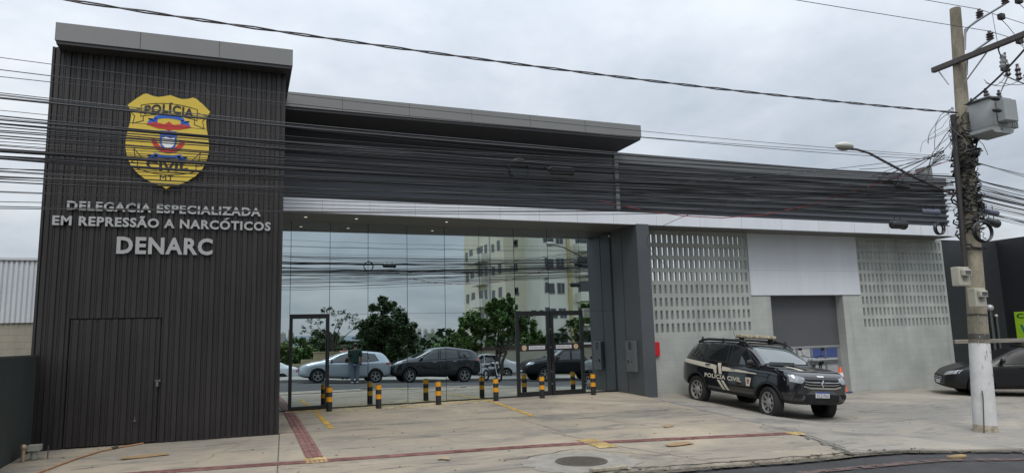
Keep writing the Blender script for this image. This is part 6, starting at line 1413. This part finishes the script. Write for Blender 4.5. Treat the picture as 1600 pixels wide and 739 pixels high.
g = MB(); n = 80; xs_ = np.linspace(-2500, 3500, n); vs = []
for x in xs_:
    h = 16+9*math.sin(x*.0021+1)+5*math.sin(x*.0057)+3*math.sin(x*.017); vs += [(x, -1600, -5), (x, -2100, h), (x, -3200, h*.6)]
g.add(vs, [(3*i+j, 3*i+3+j, 3*i+4+j, 3*i+1+j) for i in range(n-1) for j in range(2)])
struct(g.build('hills', M('haze_tinted_hills', (.13, .16, .19), .95, vary=.15, vs_=.003), loc=(0, -2000, 0), smooth=60))  # blue of distance haze is put into the hill colour

# ---------------------------------------------------------------- people across the street
def skin_body(name, joints, edges, mat_, parent, root=0, sub=2):
    bm = bmesh.new(); ly = bm.verts.layers.skin.verify(); vs = [bm.verts.new(j[:3]) for j in joints]
    for v, j in zip(vs, joints): r = j[3]; v[ly].radius = (r if not isinstance(r, tuple) else r[0], r if not isinstance(r, tuple) else r[1])
    for a, b in edges: bm.edges.new((vs[a], vs[b]))
    vs[root][ly].use_root = True
    me = bpy.data.meshes.new('p'); bm.to_mesh(me); bm.free(); ob = bpy.data.objects.new('p', me); COL.objects.link(ob)
    ob.modifiers.new('k', 'SKIN'); s = ob.modifiers.new('s', 'SUBSURF'); s.levels = sub; s.render_levels = sub
    dg = bpy.context.evaluated_depsgraph_get(); dg.update(); r = bpy.data.meshes.new_from_object(ob.evaluated_get(dg)); bpy.data.objects.remove(ob); r.materials.clear(); r.materials.append(mat_)
    r.polygons.foreach_set('use_smooth', [True]*len(r.polygons)); o = bpy.data.objects.new(name, r); COL.objects.link(o); o.parent = parent; return o
def person(x, y, z, yaw, label, skin, shirt, trousers, hair, shoes, H=1.75, longhair=False, pose='stand'):
    t = thing('person', label, 'person', (x, y, z), rz=yaw); k = H/1.75
    S = lambda *a: tuple(v*k for v in a)
    # facing +x
    arm = lambda s, el, wr: [S(0, s*.19, 1.42, .055), S(el[0], s*el[1], el[2], .045), S(wr[0], s*wr[1], wr[2], .030), S(wr[0]+.05, s*wr[1], wr[2]-.06, .036)]
    rA = ((.03, .25, 1.14), (.20, .24, 1.0)) if pose == 'door' else ((.0, .25, 1.14), (.06, .25, .90)); lA = ((-.01, .25, 1.14), (.05, .24, .90))
    J = [S(0, 0, .95, .125), S(0, 0, 1.15, .115), S(0, 0, 1.36, .14), S(0, 0, 1.47, .07), S(.005, 0, 1.53, .052), S(.02, 0, 1.60, .085), S(.015, 0, 1.68, .088), S(.01, 0, 1.74, .05),
         S(0, .09, .90, .095), S(.02, .10, .50, .062), S(-.01, .11, .10, .042), S(.09, .115, .035, .035), S(0, -.09, .90, .095), S(.0, -.10, .50, .062), S(-.04, -.11, .10, .042), S(.06, -.115, .035, .035)]
    E = [(0, 1), (1, 2), (2, 3), (3, 4), (4, 5), (5, 6), (6, 7), (0, 8), (8, 9), (9, 10), (10, 11), (0, 12), (12, 13), (13, 14), (14, 15)]
    for s, A in ((1, lA), (-1, rA)):
        o = len(J); J += arm(s, *A); E += [(2, o), (o, o+1), (o+1, o+2), (o+2, o+3)]; hx, hy, hz = J[o+3][:3]
        for f_ in range(4):
            oo = len(J); J += [(hx+.035*k, hy+(f_-1.5)*.019*k*s, hz-.035*k, .0085*k), (hx+.042*k, hy+(f_-1.5)*.021*k*s, hz-(.075-.006*abs(f_-1.3))*k, .0075*k)]; E += [(o+3, oo), (oo, oo+1)]
        oo = len(J); J += [(hx+.03*k, hy-s*.045*k, hz-.005*k, .010*k), (hx+.055*k, hy-s*.05*k, hz-.035*k, .008*k)]; E += [(o+3, oo), (oo, oo+1)]
    skin_body('body', J, E, skin, t)
    sj = [S(0, 0, .84, .19), S(0, 0, 1.0, .175), S(0, 0, 1.18, .165), S(0, 0, 1.36, .19), S(0, 0, 1.46, .13)]; se = [(0, 1), (1, 2), (2, 3), (3, 4)]
    for s, A in ((1, lA), (-1, rA)):
        o = len(sj); el = A[0]; sj += [S(0, s*.20, 1.415, .10), S(el[0]*.95, s*(.19+(el[1]-.19)*.95), 1.42+(el[2]-1.42)*.95, .082)]; se += [(3, o), (o, o+1)]
    skin_body('shirt', sj, se, shirt, t)
    tj = [S(0, 0, 1.0, .17)]; te = []
    for s, dx in ((1, .02), (-1, 0)):
        o = len(tj); tj += [S(0, s*.09, .88, .125), S(dx, s*.10, .50, .092), S(dx-.03, s*.11, .08, .078)]; te += [(0, o), (o, o+1), (o+1, o+2)]
    skin_body('trousers', tj, te, trousers, t)
    for s, dx in ((1, .0), (-1, -.03)): g = MB(); g.ball((k*(.04+dx), s*.113*k, .045*k), .135*k, .05*k, .05*k, 8); g.build('shoe', shoes, t, world=False, smooth=60)
    g = MB(); g.ball((-.005*k, 0, 1.68*k), .105*k, .098*k, .098*k, 10)
    if longhair: g.ball((-.06*k, 0, 1.55*k), .07*k, .10*k, .17*k, 10)
    hr = g.build('hair', hair, t, world=False, smooth=60)
    g = MB()
    for s in (1, -1): g.ball((.098*k, s*.032*k, 1.645*k), .012*k, n=6); g.ball((.0*k, s*.088*k, 1.625*k), .02*k, .012*k, .03*k, 6)
    g.ball((.112*k, 0, 1.615*k), .016*k, .013*k, .022*k, 6); g.ball((.098*k, 0, 1.572*k), .008*k, .026*k, .008*k, 6); g.build('face', M('face_features', (.10, .05, .04), .6, vary=0), t, world=False, smooth=60)
    return t
M_SK = M('skin', (.32, .17, .11), .55, vary=.05); M_HAIR = M('dark_hair', (.012, .010, .009), .6, vary=0)
person(4.78, -15.75, zroad(4.78, -15.75)+.035, R(-80), 'man in a dark green shirt and jeans mirrored beside the hatchback door', M_SK, M('green_shirt', (.012, .04, .03), .85, vary=.1), M('faded_jeans', (.13, .16, .20), .85, vary=.15, vs_=12), M_HAIR, M('white_shoe', (.6, .6, .58), .6, vary=0), 1.80, False, 'door')
person(4.72, -18.75, zfar(4.72)+.145, R(90), 'woman in a red patterned top mirrored behind the hatchback roof', M_SK, M('red_top', (.32, .10, .09), .8, vary=.5, vs_=30, c2=(.5, .3, .26)), M('dark_trousers', (.03, .03, .035), .85, vary=.1), M_HAIR, M_BLK, 1.66, True)
